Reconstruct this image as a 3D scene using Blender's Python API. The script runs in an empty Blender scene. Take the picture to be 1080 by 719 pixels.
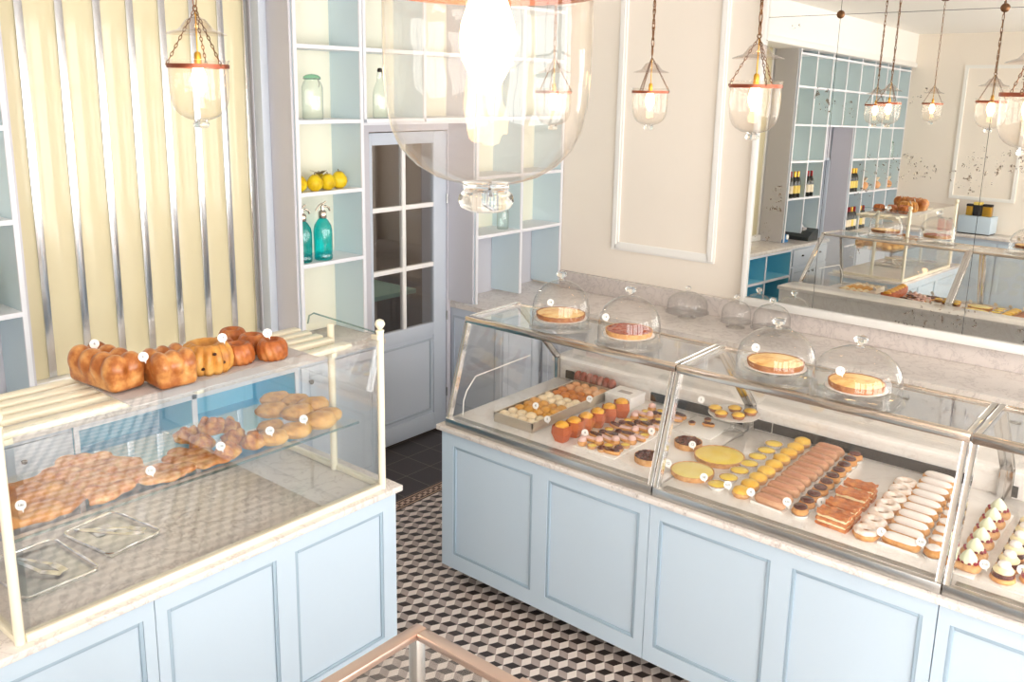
import bpy, bmesh, math, random
from mathutils import Vector, Matrix, noise
random.seed(7)
PI = math.pi
SC = bpy.context.scene
COL = SC.collection

# ------------------------------------------------------------------ materials
def lin(c):
    o = []
    for v in c[:3]:
        v = v / 255.0
        o.append(v / 12.92 if v <= 0.04045 else ((v + 0.055) / 1.055) ** 2.4)
    return (*o, 1.0)

class N:
    """tiny node-tree helper"""
    def __init__(s, name):
        s.m = bpy.data.materials.new(name); s.m.use_nodes = True
        s.t = s.m.node_tree; s.t.nodes.clear()
        s.out = s.t.nodes.new('ShaderNodeOutputMaterial')
    def n(s, kind, **kw):
        nd = s.t.nodes.new(kind)
        for k, v in kw.items():
            setattr(nd, k, v)
        return nd
    def l(s, a, b): s.t.links.new(a, b)
    def val(s, sock, v):
        if isinstance(v, bpy.types.NodeSocket): s.l(v, sock)
        else: sock.default_value = v
    def math(s, op, a, b=None, c=None):
        nd = s.n('ShaderNodeMath', operation=op)
        s.val(nd.inputs[0], a)
        if b is not None: s.val(nd.inputs[1], b)
        if c is not None: s.val(nd.inputs[2], c)
        return nd.outputs[0]
    def mix(s, fac, a, b):
        nd = s.n('ShaderNodeMix', data_type='RGBA')
        s.val(nd.inputs[0], fac); s.val(nd.inputs[6], a); s.val(nd.inputs[7], b)
        return nd.outputs[2]
    def ramp(s, fac, stops):
        nd = s.n('ShaderNodeValToRGB'); e = nd.color_ramp.elements
        while len(e) < len(stops): e.new(0.5)
        for i, (p, c) in enumerate(stops):
            e[i].position = p; e[i].color = c
        s.l(fac, nd.inputs[0]); return nd.outputs[0]
    def noise(s, scale, detail=4, rough=.55, vec=None, dist=0.0):
        nd = s.n('ShaderNodeTexNoise'); nd.inputs['Scale'].default_value = scale
        nd.inputs['Detail'].default_value = detail; nd.inputs['Roughness'].default_value = rough
        nd.inputs['Distortion'].default_value = dist
        if vec is None: vec = s.obj()
        s.l(vec, nd.inputs['Vector']); return nd.outputs[0]
    def obj(s):
        if not hasattr(s, '_tc'): s._tc = s.n('ShaderNodeTexCoord')
        return s._tc.outputs['Object']
    def bump(s, h, strength, dist=0.01):
        nd = s.n('ShaderNodeBump'); nd.inputs['Strength'].default_value = strength
        nd.inputs['Distance'].default_value = dist; s.l(h, nd.inputs['Height']); return nd.outputs[0]
    def principled(s, color, rough=.5, metal=0.0, normal=None, coat=0.0, spec=.5, sss=0.0, trans=0.0, ior=1.45):
        p = s.n('ShaderNodeBsdfPrincipled')
        s.val(p.inputs['Base Color'], color); s.val(p.inputs['Roughness'], rough)
        p.inputs['Metallic'].default_value = metal; p.inputs['Coat Weight'].default_value = coat
        p.inputs['Coat Roughness'].default_value = .06
        p.inputs['Specular IOR Level'].default_value = spec
        p.inputs['IOR'].default_value = ior
        p.inputs['Transmission Weight'].default_value = trans
        if sss:
            p.inputs['Subsurface Weight'].default_value = sss
            p.inputs['Subsurface Radius'].default_value = (.02, .01, .006)
        if normal is not None: s.l(normal, p.inputs['Normal'])
        s.l(p.outputs[0], s.out.inputs[0]); return p

def paint(name, c, rough=.45, spec=.4, coat=0.0, var=.03, bump=0.0):
    n = N(name)
    f = n.noise(3.0, 3)
    a = lin(c); b = tuple(min(1, x * (1 + var)) for x in a[:3]) + (1,); d = tuple(x * (1 - var) for x in a[:3]) + (1,)
    col = n.mix(f, d, b)
    nor = n.bump(n.noise(90, 2), bump, .002) if bump else None
    n.principled(col, rough, spec=spec, coat=coat, normal=nor); return n.m

def food(name, stops, scale=25, rough=.55, bump=.25, coat=0.0, detail=5, bscale=None, spec=.35):
    n = N(name)
    f = n.noise(scale, detail)
    k = [(p, lin(c)) for p, c in stops]
    nor = n.bump(n.noise(bscale or scale * 3, 4), bump, .004) if bump else None
    n.principled(n.ramp(f, k), rough, coat=coat, normal=nor, spec=spec); return n.m

def metal(name, c, rough=.2, brushed=0.0):
    n = N(name); nor = None
    if brushed:
        mp = n.n('ShaderNodeMapping'); mp.inputs['Scale'].default_value = (4, 4, 300); n.l(n.obj(), mp.inputs[0])
        nor = n.bump(n.noise(6, 2, vec=mp.outputs[0]), brushed, .001)
    n.principled(lin(c), rough, metal=1.0, normal=nor); return n.m

def marble(name, base, vein, scale=5.0, rough=.16, dark=(212, 204, 198)):
    n = N(name)
    v = n.obj()
    f1 = n.noise(scale, 8, .62, v, .9)
    f2 = n.noise(scale * 5.5, 6, .7, v, .5)
    a = n.ramp(f1, [(.36, lin(base)), (.49, lin(tuple(.985 * x for x in base))), (.515, lin(vein)), (.545, lin(tuple(.985 * x for x in base))), (.7, lin(base))])
    b = n.ramp(f2, [(.28, lin(dark)), (.40, (1, 1, 1, 1)), (.63, (1, 1, 1, 1)), (.74, lin((232, 226, 220)))])
    mx = n.n('ShaderNodeMix', data_type='RGBA', blend_type='MULTIPLY'); mx.inputs[0].default_value = .8
    n.l(a, mx.inputs[6]); n.l(b, mx.inputs[7])
    n.principled(mx.outputs[2], rough, spec=.5); return n.m

def glass(name, tint=(1, 1, 1), f0=.045, edge=.82, rough=0.0, gloss=(1, 1, 1), wave=0.0, glow=0.0):
    """thin clear glass: Schlick reflection over a straight-through transmission"""
    n = N(name)
    lw = n.n('ShaderNodeLayerWeight'); lw.inputs[0].default_value = .5
    p5 = n.math('POWER', lw.outputs['Facing'], 5.0)
    fac = n.math('ADD', n.math('MULTIPLY', p5, 1 - f0), f0)
    p3 = n.math('POWER', lw.outputs['Facing'], 3.0)
    t = n.n('ShaderNodeBsdfTransparent')
    tc = (*tint, 1.0)
    n.l(n.mix(p3, tc, tuple(edge * x for x in tint) + (1,)), t.inputs[0])
    g = n.n('ShaderNodeBsdfGlossy'); g.inputs['Roughness'].default_value = rough; g.inputs[0].default_value = (*gloss, 1)
    if wave:
        b = n.bump(n.noise(5, 1), wave, .05); n.l(b, g.inputs['Normal'])
    m = n.n('ShaderNodeMixShader'); n.l(fac, m.inputs[0]); n.l(t.outputs[0], m.inputs[1]); n.l(g.outputs[0], m.inputs[2])
    if glow:  # translucent share put in to make the glass glow near its bulb
        tr = n.n('ShaderNodeBsdfTranslucent'); tr.inputs[0].default_value = (1, .97, .92, 1)
        m2 = n.n('ShaderNodeMixShader'); m2.inputs[0].default_value = glow; n.l(m.outputs[0], m2.inputs[1]); n.l(tr.outputs[0], m2.inputs[2]); m = m2
    n.l(m.outputs[0], n.out.inputs[0]); return n.m

def emit(name, c, s):
    n = N(name); e = n.n('ShaderNodeEmission'); e.inputs[0].default_value = lin(c); e.inputs[1].default_value = s
    n.l(e.outputs[0], n.out.inputs[0]); return n.m

BLUE = paint('pale_blue_paint', (194, 210, 223), .42, var=.012)
BLUEG = paint('pale_blue_joinery_paint', (203, 211, 222), .45, var=.02)
LILAC = paint('pale_grey_joinery_paint', (207, 206, 213), .45, var=.02)
EDGE = paint('white_shelf_paint', (234, 236, 242), .45, var=.01)
SKY = paint('shelf_side_blue_paint', (206, 223, 230), .5, var=.02)
BACK = paint('shelf_back_cream_paint', (240, 238, 220), .55, var=.02)
TEAL = paint('turquoise_niche_paint', (146, 222, 242), .5, var=.03)
WALL = paint('cream_wall_paint', (246, 237, 225), .6, var=.012, bump=.05)
CEIL = paint('white_ceiling_paint', (246, 243, 238), .7, var=.01)
WHITE = paint('white_frame_paint', (246, 244, 240), .35, var=.01)
CREAM = paint('cream_enamel', (242, 234, 210), .28, coat=.4, var=.01)
CREAMD = paint('cream_cupboard_paint', (238, 214, 165), .4, var=.02)
GROOVE = paint('panel_bead_blue_paint', (160, 180, 195), .45, var=.015)
GROOVEG = paint('panel_bead_grey_paint', (182, 192, 204), .45, var=.015)
PLINTHB = paint('dark_plinth_paint', (58, 52, 50), .5)  # one even dark tone for the recessed plinths
MARB = marble('white_marble', (234, 226, 219), (210, 200, 194), 7.0, .16, (184, 174, 168))
SPLASH = marble('grey_speckled_marble', (222, 213, 208), (200, 191, 188), 10.0, .2, (176, 168, 166))
DECK = marble('pale_display_marble', (246, 242, 237), (236, 230, 224), 6.0, .12, (226, 220, 214))
CHROME = metal('polished_chrome', (214, 212, 210), .09)
STRIP = metal('satin_chrome_strip', (222, 224, 228), .22)
TRAYM = metal('warm_tray_metal', (236, 224, 206), .42)
STEEL = metal('brushed_steel', (196, 194, 190), .28, .15)
STEELD = metal('satin_steel', (170, 168, 165), .22)
BRASS = metal('rose_brass', (224, 198, 184), .3)
NICKEL = metal('warm_nickel', (214, 200, 186), .14)
COPPER = metal('aged_copper', (150, 88, 70), .4)
BRONZE = metal('bronze_chain_metal', (126, 92, 66), .35)
DARKM = metal('dark_knob_metal', (70, 64, 60), .35)
BLACK = paint('black_slot', (52, 48, 48), .6)
ICE = glass('clear_pane_glass', (.995, .992, .986), .045, .88)
ICE2 = glass('front_pane_glass', (.97, .985, .98), .095, .85)
CLOCHE = glass('blown_clear_glass', (.985, .985, .98), .045, .58)
LAMPG = glass('blown_lamp_glass', (.985, .972, .955), .04, .62, wave=.05, glow=.045)  # bowl glows through an added translucent share
def solid_glass():
    n = N('solid_clear_glass'); n.principled((.97, .98, .97, 1), .02, trans=1.0, ior=1.45); return n.m
SOLIDG = solid_glass()
SMOKE = glass('smoke_bell_glass', (.93, .88, .85), .08, .6)
TEALG = glass('teal_bottle_glass', (.10, .74, .76), .06, .35)
GREENG = glass('pale_green_bottle_glass', (.93, .965, .945), .07, .5)
LIDG = glass('green_jar_lid_glass', (.55, .80, .68), .06, .5)
EDGEG = glass('green_glass_edge', (.62, .74, .74), .1, .7)
DARKG = glass('dark_bottle_glass', (.03, .035, .03), .05, .5)
DOORG = glass('door_pane_glass', (.9, .9, .9), .06, .8)
BULB = emit('warm_filament_bulb', (255, 206, 144), 20)
PAPER = paint('white_card', (250, 249, 246), .7, var=.01)
INK = paint('grey_ink', (70, 70, 74), .7)
GREYB = paint('grey_board', (188, 181, 179), .6)
BOX = paint('white_carton', (250, 249, 247), .6, var=.01)
FRUIT = food('yellow_quince_skin', [(.3, (190, 150, 16)), (.5, (228, 196, 30)), (.7, (214, 206, 60))], 14, .4, .12)
LEAF = food('dry_leaf', [(.3, (104, 88, 52)), (.7, (150, 130, 84))], 20, .7, .3)
BREAD = food('glazed_brioche_crust', [(.25, (116, 62, 26)), (.45, (166, 98, 48)), (.6, (204, 142, 80)), (.78, (228, 182, 122))], 16, .3, .3, coat=.3)
BUNDT = food('bundt_crust', [(.25, (158, 92, 36)), (.5, (202, 142, 66)), (.75, (228, 180, 104))], 14, .42, .3, coat=.15)
KUGEL = food('dark_fluted_cake_crust', [(.25, (134, 66, 28)), (.5, (180, 102, 50)), (.8, (212, 146, 84))], 18, .4, .3, coat=.2)
RAISIN = food('raisin', [(.3, (44, 24, 18)), (.7, (80, 44, 28))], 40)
BUN = food('golden_bun_crust', [(.25, (176, 108, 42)), (.5, (222, 166, 88)), (.75, (238, 198, 124))], 16, .55, .3)
CRUMB = food('crumble_pastry', [(.2, (120, 58, 28)), (.42, (188, 112, 50)), (.6, (222, 162, 84)), (.8, (240, 198, 128))], 26, .5, .7, coat=.1)
FLATB = food('flat_tan_pastry', [(.25, (166, 82, 40)), (.45, (212, 140, 80)), (.65, (234, 186, 132)), (.85, (246, 214, 170))], 24, .5, .6)  # plain tan crust, mottled paler, no sugar on it
FOCA = food('golden_flatbread', [(.25, (152, 78, 24)), (.5, (206, 134, 58)), (.8, (230, 176, 98))], 10, .5, .4)
CRUST = food('tart_shell', [(.3, (192, 132, 76)), (.6, (222, 172, 116)), (.85, (236, 198, 146))], 40, .6, .3)
CRUSTD = food('dark_tart_shell', [(.3, (150, 90, 52)), (.7, (192, 134, 88))], 40, .55, .3)
LEMON = food('lemon_curd', [(.3, (250, 212, 62)), (.7, (255, 230, 104))], 9, .14, 0, coat=.5)
LEMONP = food('pale_lemon_cream', [(.3, (250, 224, 112)), (.7, (255, 238, 150))], 9, .2, 0, coat=.4)
ORANGE = food('orange_cream_cake', [(.3, (240, 182, 52)), (.6, (248, 206, 90)), (.8, (252, 222, 124))], 22, .35, .25, coat=.2)
FLAN = food('baked_custard', [(.32, (222, 146, 62)), (.48, (250, 204, 120)), (.75, (255, 226, 160))], 18, .4, .15, coat=.2)
PECAN = food('nut_filling', [(.25, (110, 42, 26)), (.5, (166, 76, 48)), (.75, (206, 124, 92))], 50, .35, .8, coat=.3)
CHOCO = food('dark_chocolate_glaze', [(.3, (70, 26, 20)), (.7, (104, 46, 36))], 20, .25, .1, coat=.4)
CHOCP = food('chocolate_flakes', [(.25, (62, 28, 22)), (.55, (112, 56, 44)), (.8, (150, 92, 76))], 60, .4, .8)
COFFEE = food('coffee_icing', [(.3, (192, 128, 96)), (.7, (214, 158, 126))], 12, .25, .05, coat=.4)
TAN = food('baked_eclair_dough', [(.3, (206, 150, 112)), (.7, (228, 182, 146))], 20, .5, .2)
CHOUX = food('choux_pastry', [(.25, (192, 124, 62)), (.55, (226, 168, 102)), (.8, (240, 198, 140))], 24, .6, .4)
SUGAR = food('icing_sugar', [(.3, (232, 206, 182)), (.55, (248, 238, 230)), (.8, (255, 252, 248))], 30, .7, .3)
WICING = food('white_icing', [(.3, (240, 230, 224)), (.7, (252, 248, 244))], 10, .3, .05, coat=.3)
PUFF = food('caramelised_puff_pastry', [(.2, (140, 66, 26)), (.45, (196, 110, 54)), (.65, (218, 146, 82)), (.85, (236, 184, 124))], 30, .4, .8, coat=.2)
VANIL = food('vanilla_cream', [(.3, (246, 230, 180)), (.7, (252, 242, 206))], 14, .5, .1)
PISTA = food('pale_green_cream', [(.3, (226, 234, 196)), (.7, (242, 246, 222))], 14, .45, .1)
PINK = food('pink_cream', [(.3, (226, 180, 172)), (.7, (246, 216, 208))], 12, .4, .1)
BERRY = food('raspberry', [(.3, (120, 20, 40)), (.7, (176, 44, 66))], 60, .4, .6)
MAUVE = food('mauve_chocolate_slice', [(.3, (140, 74, 60)), (.7, (176, 108, 92))], 16, .4, .2)
PALEC = food('pale_biscuit', [(.3, (242, 216, 170)), (.7, (252, 240, 214))], 20, .6, .2)
GOLDC = food('golden_biscuit', [(.3, (216, 148, 62)), (.7, (242, 194, 110))], 20, .55, .25)
BROWNC = food('brown_biscuit', [(.3, (190, 108, 36)), (.7, (222, 146, 62))], 20, .55, .25)
PEACHC = food('peach_biscuit', [(.3, (226, 160, 110)), (.7, (240, 196, 150))], 20, .6, .2)
TULIP = paint('terracotta_baking_paper', (194, 104, 62), .5, var=.12)
SPONGE = food('yellow_cake_top', [(.3, (226, 150, 40)), (.7, (248, 196, 84))], 24, .5, .4)
LABELY = paint('yellow_label', (232, 206, 110), .5)
LABELW = paint('cream_label', (236, 222, 196), .6)
FOILG = metal('gold_foil', (212, 164, 70), .35)
FOILR = paint('red_foil', (150, 30, 34), .35)
REDC = paint('red_enamel', (196, 44, 44), .35)
CYAN = paint('bright_blue_plastic', (30, 120, 180), .35)
REG = paint('charcoal_plastic', (56, 60, 60), .4)

def m_yellow():
    n = N('pale_yellow_gloss_panel')
    f = n.noise(1.4, 3)
    n.principled(n.mix(f, lin((217, 206, 166)), lin((225, 215, 182))), .4, coat=.6, spec=.5); return n.m
YELLOW = m_yellow()

def m_mirror():
    n = N('foxed_old_mirror')
    v = n.obj()
    big = n.noise(2.3, 2, .5, v)
    sm = n.noise(26, 6, .75, v, .3)
    msk = n.math('MULTIPLY', n.math('GREATER_THAN', big, .595), n.math('GREATER_THAN', sm, .575))
    g = n.n('ShaderNodeBsdfGlossy'); g.inputs[0].default_value = (.90, .90, .86, 1); g.inputs['Roughness'].default_value = 0.0
    d = n.n('ShaderNodeBsdfDiffuse'); d.inputs[0].default_value = lin((112, 98, 84))
    m = n.n('ShaderNodeMixShader'); n.l(n.math('MULTIPLY', msk, .8), m.inputs[0]); n.l(g.outputs[0], m.inputs[1]); n.l(d.outputs[0], m.inputs[2])
    n.l(m.outputs[0], n.out.inputs[0]); return n.m
MIRROR = m_mirror()

def m_cubes():
    """cement tiles laid as tumbling cubes, computed on a hexagonal lattice"""
    n = N('tumbling_cube_tiles')
    Lk = .0875; ang = math.radians(35)
    mp = n.n('ShaderNodeMapping', vector_type='TEXTURE'); mp.inputs['Rotation'].default_value = (0, 0, ang); n.l(n.obj(), mp.inputs[0])
    sp = n.n('ShaderNodeSeparateXYZ'); n.l(mp.outputs[0], sp.inputs[0])
    X, Y = sp.outputs[0], sp.outputs[1]; H = Lk * math.sqrt(3)
    def cell(x, p, off):
        return n.math('SUBTRACT', n.math('FLOORED_MODULO', n.math('ADD', x, off), p), p / 2)
    ax, ay = cell(X, Lk, Lk / 2), cell(Y, H, H / 2)
    bx, by = cell(X, Lk, 0.0), cell(Y, H, 0.0)
    la = n.math('ADD', n.math('MULTIPLY', ax, ax), n.math('MULTIPLY', ay, ay))
    lb = n.math('ADD', n.math('MULTIPLY', bx, bx), n.math('MULTIPLY', by, by))
    s = n.math('LESS_THAN', la, lb)
    def pick(a, b):
        return n.math('ADD', n.math('MULTIPLY', a, s), n.math('MULTIPLY', b, n.math('SUBTRACT', 1.0, s)))
    dx, dy = pick(ax, bx), pick(ay, by)
    th = n.math('ARCTAN2', dx, dy)
    top = n.math('LESS_THAN', n.math('ABSOLUTE', th), PI / 3)
    right = n.math('GREATER_THAN', th, 0.0)
    f = n.noise(18, 4)
    lt = n.mix(f, lin((220, 206, 196)), lin((236, 224, 214)))
    md = n.mix(f, lin((160, 144, 136)), lin((180, 164, 156)))
    dk = n.mix(f, lin((46, 38, 36)), lin((66, 56, 52)))
    c = n.mix(top, n.mix(right, md, lt), dk)
    n.principled(c, .33, spec=.45); return n.m
CUBES = m_cubes()

def m_slate():
    n = N('black_square_tiles')
    mp = n.n('ShaderNodeMapping'); mp.inputs['Location'].default_value = (.007, .09, 0); n.l(n.obj(), mp.inputs[0])
    b = n.n('ShaderNodeTexBrick'); b.offset = 0.0
    b.inputs['Scale'].default_value = 1.0; b.inputs['Mortar Size'].default_value = .0035
    b.inputs['Brick Width'].default_value = .235; b.inputs['Row Height'].default_value = .235
    b.inputs['Color1'].default_value = lin((60, 53, 51)); b.inputs['Color2'].default_value = lin((68, 59, 57)); b.inputs['Mortar'].default_value = lin((112, 100, 94))
    n.l(mp.outputs[0], b.inputs[0])
    n.principled(b.outputs[0], .35, spec=.4); return n.m
SLATE = m_slate()

def m_border():
    n = N('mosaic_border_tiles')
    v = n.obj(); sp = n.n('ShaderNodeSeparateXYZ'); n.l(v, sp.inputs[0])
    x = n.math('SUBTRACT', sp.outputs[0], .70)
    def band(a, b): return n.math('MULTIPLY', n.math('GREATER_THAN', x, a), n.math('LESS_THAN', x, b))
    chk = n.n('ShaderNodeTexChecker'); chk.inputs['Scale'].default_value = 38.0
    n.l(v, chk.inputs[0])
    base = lin((62, 44, 38)); tan = lin((196, 160, 132))
    c = n.mix(band(.012, .022), base, tan)
    c = n.mix(band(.032, .078), c, n.mix(chk.outputs[1], lin((96, 66, 54)), lin((206, 178, 154))))
    c = n.mix(band(.088, .098), c, tan)
    n.principled(c, .4); return n.m
BORDER = m_border()

# ------------------------------------------------------------------ geometry
ORG = {}
def org(p):
    v = Vector((0, 0, 0))
    while p is not None:
        v += ORG.get(p.name, Vector((0, 0, 0))); p = p.parent
    return v

def smoothish(me, ang=35):
    me.polygons.foreach_set('use_smooth', [True] * len(me.polygons))
    me.set_sharp_from_angle(angle=math.radians(ang))

class B:
    def __init__(s): s.bm = bmesh.new()
    def box(s, x0, x1, y0, y1, z0, z1, bev=0.0):
        r = bmesh.ops.create_cube(s.bm, size=1.0)
        for v in r['verts']:
            v.co = Vector(((x0 + x1) / 2 + v.co.x * (x1 - x0), (y0 + y1) / 2 + v.co.y * (y1 - y0), (z0 + z1) / 2 + v.co.z * (z1 - z0)))
        if bev:
            es = list({e for v in r['verts'] for e in v.link_edges})
            bmesh.ops.bevel(s.bm, geom=es, offset=bev, segments=2, affect='EDGES', profile=.5)
        return s
    def bar(s, p, q, w, h, up=(0, 0, 1), bev=0.0):
        """rectangular bar from p to q, w across, h along up"""
        p, q = Vector(p), Vector(q); d = (q - p); Ln = d.length; d.normalize()
        up = Vector(up); a = d.cross(up).normalized(); b = a.cross(d).normalized()
        M = Matrix((a, b, d)).transposed()
        r = bmesh.ops.create_cube(s.bm, size=1.0)
        for v in r['verts']:
            v.co = (p + q) / 2 + M @ Vector((v.co.x * w, v.co.y * h, v.co.z * Ln))
        if bev:
            es = list({e for v in r['verts'] for e in v.link_edges})
            bmesh.ops.bevel(s.bm, geom=es, offset=bev, segments=2, affect='EDGES', profile=.5)
        return s
    def tube(s, pts, r, seg=8, closed=False):
        pts = [Vector(p) for p in pts]; n = len(pts); rings = []
        prev = None
        for i, p in enumerate(pts):
            if closed: d = pts[(i + 1) % n] - pts[i - 1]
            else: d = pts[min(i + 1, n - 1)] - pts[max(i - 1, 0)]
            d.normalize()
            if prev is None:
                a = d.orthogonal().normalized()
            else:
                a = (prev - d * prev.dot(d))
                a = a.normalized() if a.length > 1e-6 else d.orthogonal().normalized()
            prev = a; b = d.cross(a)
            rr = r[i] if isinstance(r, (list, tuple)) else r
            rings.append([s.bm.verts.new(p + (a * math.cos(2 * PI * k / seg) + b * math.sin(2 * PI * k / seg)) * rr) for k in range(seg)])
        m = n if closed else n - 1
        for i in range(m):
            A, Bq = rings[i], rings[(i + 1) % n]
            for k in range(seg):
                s.bm.faces.new((A[k], A[(k + 1) % seg], Bq[(k + 1) % seg], Bq[k]))
        if not closed:
            s.bm.faces.new(rings[0][::-1]); s.bm.faces.new(rings[-1])
        return s
    def lathe(s, prof, c=(0, 0, 0), seg=28, fn=None, closed=False):
        """prof: (r, z) list; fn(theta, r, z) may alter r"""
        c = Vector(c); rings = []
        for r, z in prof:
            if r < 1e-6 and fn is None: rings.append([s.bm.verts.new(c + Vector((0, 0, z)))]); continue
            ring = []
            for k in range(seg):
                t = 2 * PI * k / seg; rr = fn(t, r, z) if fn else r
                ring.append(s.bm.verts.new(c + Vector((rr * math.cos(t), rr * math.sin(t), z))))
            rings.append(ring)
        idx = range(len(rings) if closed else len(rings) - 1)
        for i in idx:
            A, Bq = rings[i], rings[(i + 1) % len(rings)]
            for k in range(seg):
                k2 = (k + 1) % seg
                if len(A) == 1 and len(Bq) == 1: continue
                if len(A) == 1: s.bm.faces.new((A[0], Bq[k2], Bq[k]))
                elif len(Bq) == 1: s.bm.faces.new((A[k], A[k2], Bq[0]))
                else: s.bm.faces.new((A[k], A[k2], Bq[k2], Bq[k]))
        return s
    def blob(s, c, rad, sub=3, amp=0.0, freq=1.0, rot=0.0, flat=None, seed=0):
        r = bmesh.ops.create_icosphere(s.bm, subdivisions=sub, radius=1.0)
        c = Vector(c); R = Matrix.Rotation(rot, 3, 'Z'); so = Vector((seed * 3.1, seed * 1.7, seed * 2.3))
        for v in r['verts']:
            p = v.co.copy()
            if amp: p *= 1 + amp * noise.noise(p * freq + so)
            if flat is not None and p.z < flat: p.z = flat
            v.co = c + R @ Vector((p.x * rad[0], p.y * rad[1], p.z * rad[2]))
        return s
    def prism(s, poly, z0, z1):
        lo = [s.bm.verts.new((x, y, z0)) for x, y in poly]; hi = [s.bm.verts.new((x, y, z1)) for x, y in poly]
        n = len(poly)
        s.bm.faces.new(lo[::-1]); s.bm.faces.new(hi)
        for i in range(n): s.bm.faces.new((lo[i], lo[(i + 1) % n], hi[(i + 1) % n], hi[i]))
        return s
    def side(s, poly, axis, a, b):
        """prism of a polygon given in the plane normal to axis (0: y,z  1: x,z), from a to b along it"""
        def P(p, t): return (t, p[0], p[1]) if axis == 0 else (p[0], t, p[1])
        lo = [s.bm.verts.new(P(p, a)) for p in poly]; hi = [s.bm.verts.new(P(p, b)) for p in poly]
        n = len(poly)
        s.bm.faces.new(lo[::-1]); s.bm.faces.new(hi)
        for i in range(n): s.bm.faces.new((lo[i], lo[(i + 1) % n], hi[(i + 1) % n], hi[i]))
        return s
    def quad(s, a, b, c, d):
        s.bm.faces.new([s.bm.verts.new(v) for v in (a, b, c, d)]); return s
    def capsule(s, p, q, r, flat=1.0, seg=14, n=12, squash=None):
        """rounded finger from p to q; flat scales its height"""
        p, q = Vector(p), Vector(q); d = q - p; Ln = d.length; d.normalize(); a = Vector((0, 0, 1)).cross(d).normalized(); up = Vector((0, 0, 1))
        rings = []
        for i in range(n + 1):
            t = i / n
            u = -math.cos(PI * t)
            x = (Ln / 2) * u
            rr = r * max(0.0, 1 - abs(u) ** 5) ** .5
            c = (p + q) / 2 + d * x
            if rr < 1e-5: rings.append([s.bm.verts.new(c)]); continue
            ring = []
            for k in range(seg):
                th = 2 * PI * k / seg; zz = math.sin(th) * rr * flat
                if squash is not None and zz < squash: zz = squash
                ring.append(s.bm.verts.new(c + a * math.cos(th) * rr + up * zz))
            rings.append(ring)
        for i in range(n):
            A, Bq = rings[i], rings[i + 1]
            for k in range(seg):
                k2 = (k + 1) % seg
                if len(A) == 1: s.bm.faces.new((A[0], Bq[k2], Bq[k]))
                elif len(Bq) == 1: s.bm.faces.new((A[k], A[k2], Bq[0]))
                else: s.bm.faces.new((A[k], A[k2], Bq[k2], Bq[k]))
        return s
    def build(s, name, mat, parent=None, at=None, smooth=35, remesh=0.0, label=None, mats=None):
        """links the collected shapes as one mesh object; verts are in world space"""
        o0 = org(parent) if parent is not None else Vector((0, 0, 0))
        oo = o0
        if at is not None: oo = Vector(at)
        elif parent is None:
            xs = [v.co for v in s.bm.verts]
            lo = Vector((min(v.x for v in xs), min(v.y for v in xs), min(v.z for v in xs))); hi = Vector((max(v.x for v in xs), max(v.y for v in xs), max(v.z for v in xs)))
            oo = Vector(((lo.x + hi.x) / 2, (lo.y + hi.y) / 2, lo.z))
        bmesh.ops.recalc_face_normals(s.bm, faces=s.bm.faces)
        for v in s.bm.verts: v.co -= oo
        me = bpy.data.meshes.new(name); s.bm.to_mesh(me); s.bm.free()
        if remesh:
            t = bpy.data.objects.new('t', me); COL.objects.link(t)
            md = t.modifiers.new('r', 'REMESH'); md.mode = 'VOXEL'; md.voxel_size = remesh; md.use_smooth_shade = True
            sm = t.modifiers.new('s', 'SMOOTH'); sm.iterations = 3; sm.factor = .5
            dg = bpy.context.evaluated_depsgraph_get(); me2 = bpy.data.meshes.new_from_object(t.evaluated_get(dg))
            bpy.data.objects.remove(t); bpy.data.meshes.remove(me); me = me2; me.name = name
            me.polygons.foreach_set('use_smooth', [True] * len(me.polygons))
        elif smooth: smoothish(me, smooth)
        if remesh: me.materials.clear()
        for m in (mats or [mat]): me.materials.append(m)
        o = bpy.data.objects.new(name, me); COL.objects.link(o)
        o.location = oo - o0
        ORG[o.name] = oo - o0
        if parent is not None: o.parent = parent
        if label: o['label'] = label
        return o

def tag(o, label, cat, group=None):
    o['label'] = label; o['category'] = cat
    if group: o['group'] = group
    return o
def thing(name, label, cat, loc=(0, 0, 0), group=None):
    o = bpy.data.objects.new(name, None); COL.objects.link(o); o.empty_display_size = .05
    o.location = loc; ORG[o.name] = Vector(loc)
    return tag(o, label, cat, group)
def struct(o): o['kind'] = 'structure'; return o
def dup(root, loc, label, rz=0.0, sc=1.0, group=None):
    r = root.copy(); COL.objects.link(r); r.location = loc; r.rotation_euler = (0, 0, rz)
    r.scale = (sc, sc, sc) if not isinstance(sc, tuple) else sc
    r['label'] = label
    if group: r['group'] = group
    for ch in list(root.children):
        c = ch.copy(); COL.objects.link(c); c.parent = r
        for g in list(ch.children):
            d = g.copy(); COL.objects.link(d); d.parent = c
    return r
def place(root, loc, label, rz=0.0, sc=1.0):
    root.location = loc; root.rotation_euler = (0, 0, rz); root.scale = (sc, sc, sc) if not isinstance(sc, tuple) else sc; root['label'] = label
    return root
ORD = ['first', 'second', 'third', 'fourth', 'fifth', 'sixth', 'seventh', 'eighth', 'ninth', 'tenth', 'eleventh', 'twelfth', 'thirteenth', 'fourteenth']
class Kind:
    """one prototype built at the origin, first use moves it, later uses copy it"""
    def __init__(s, proto): s.p = proto; s.used = False
    def put(s, loc, label, rz=0.0, sc=1.0):
        if not s.used:
            s.used = True; return place(s.p, loc, label, rz, sc)
        return dup(s.p, loc, label, rz, sc)

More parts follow.
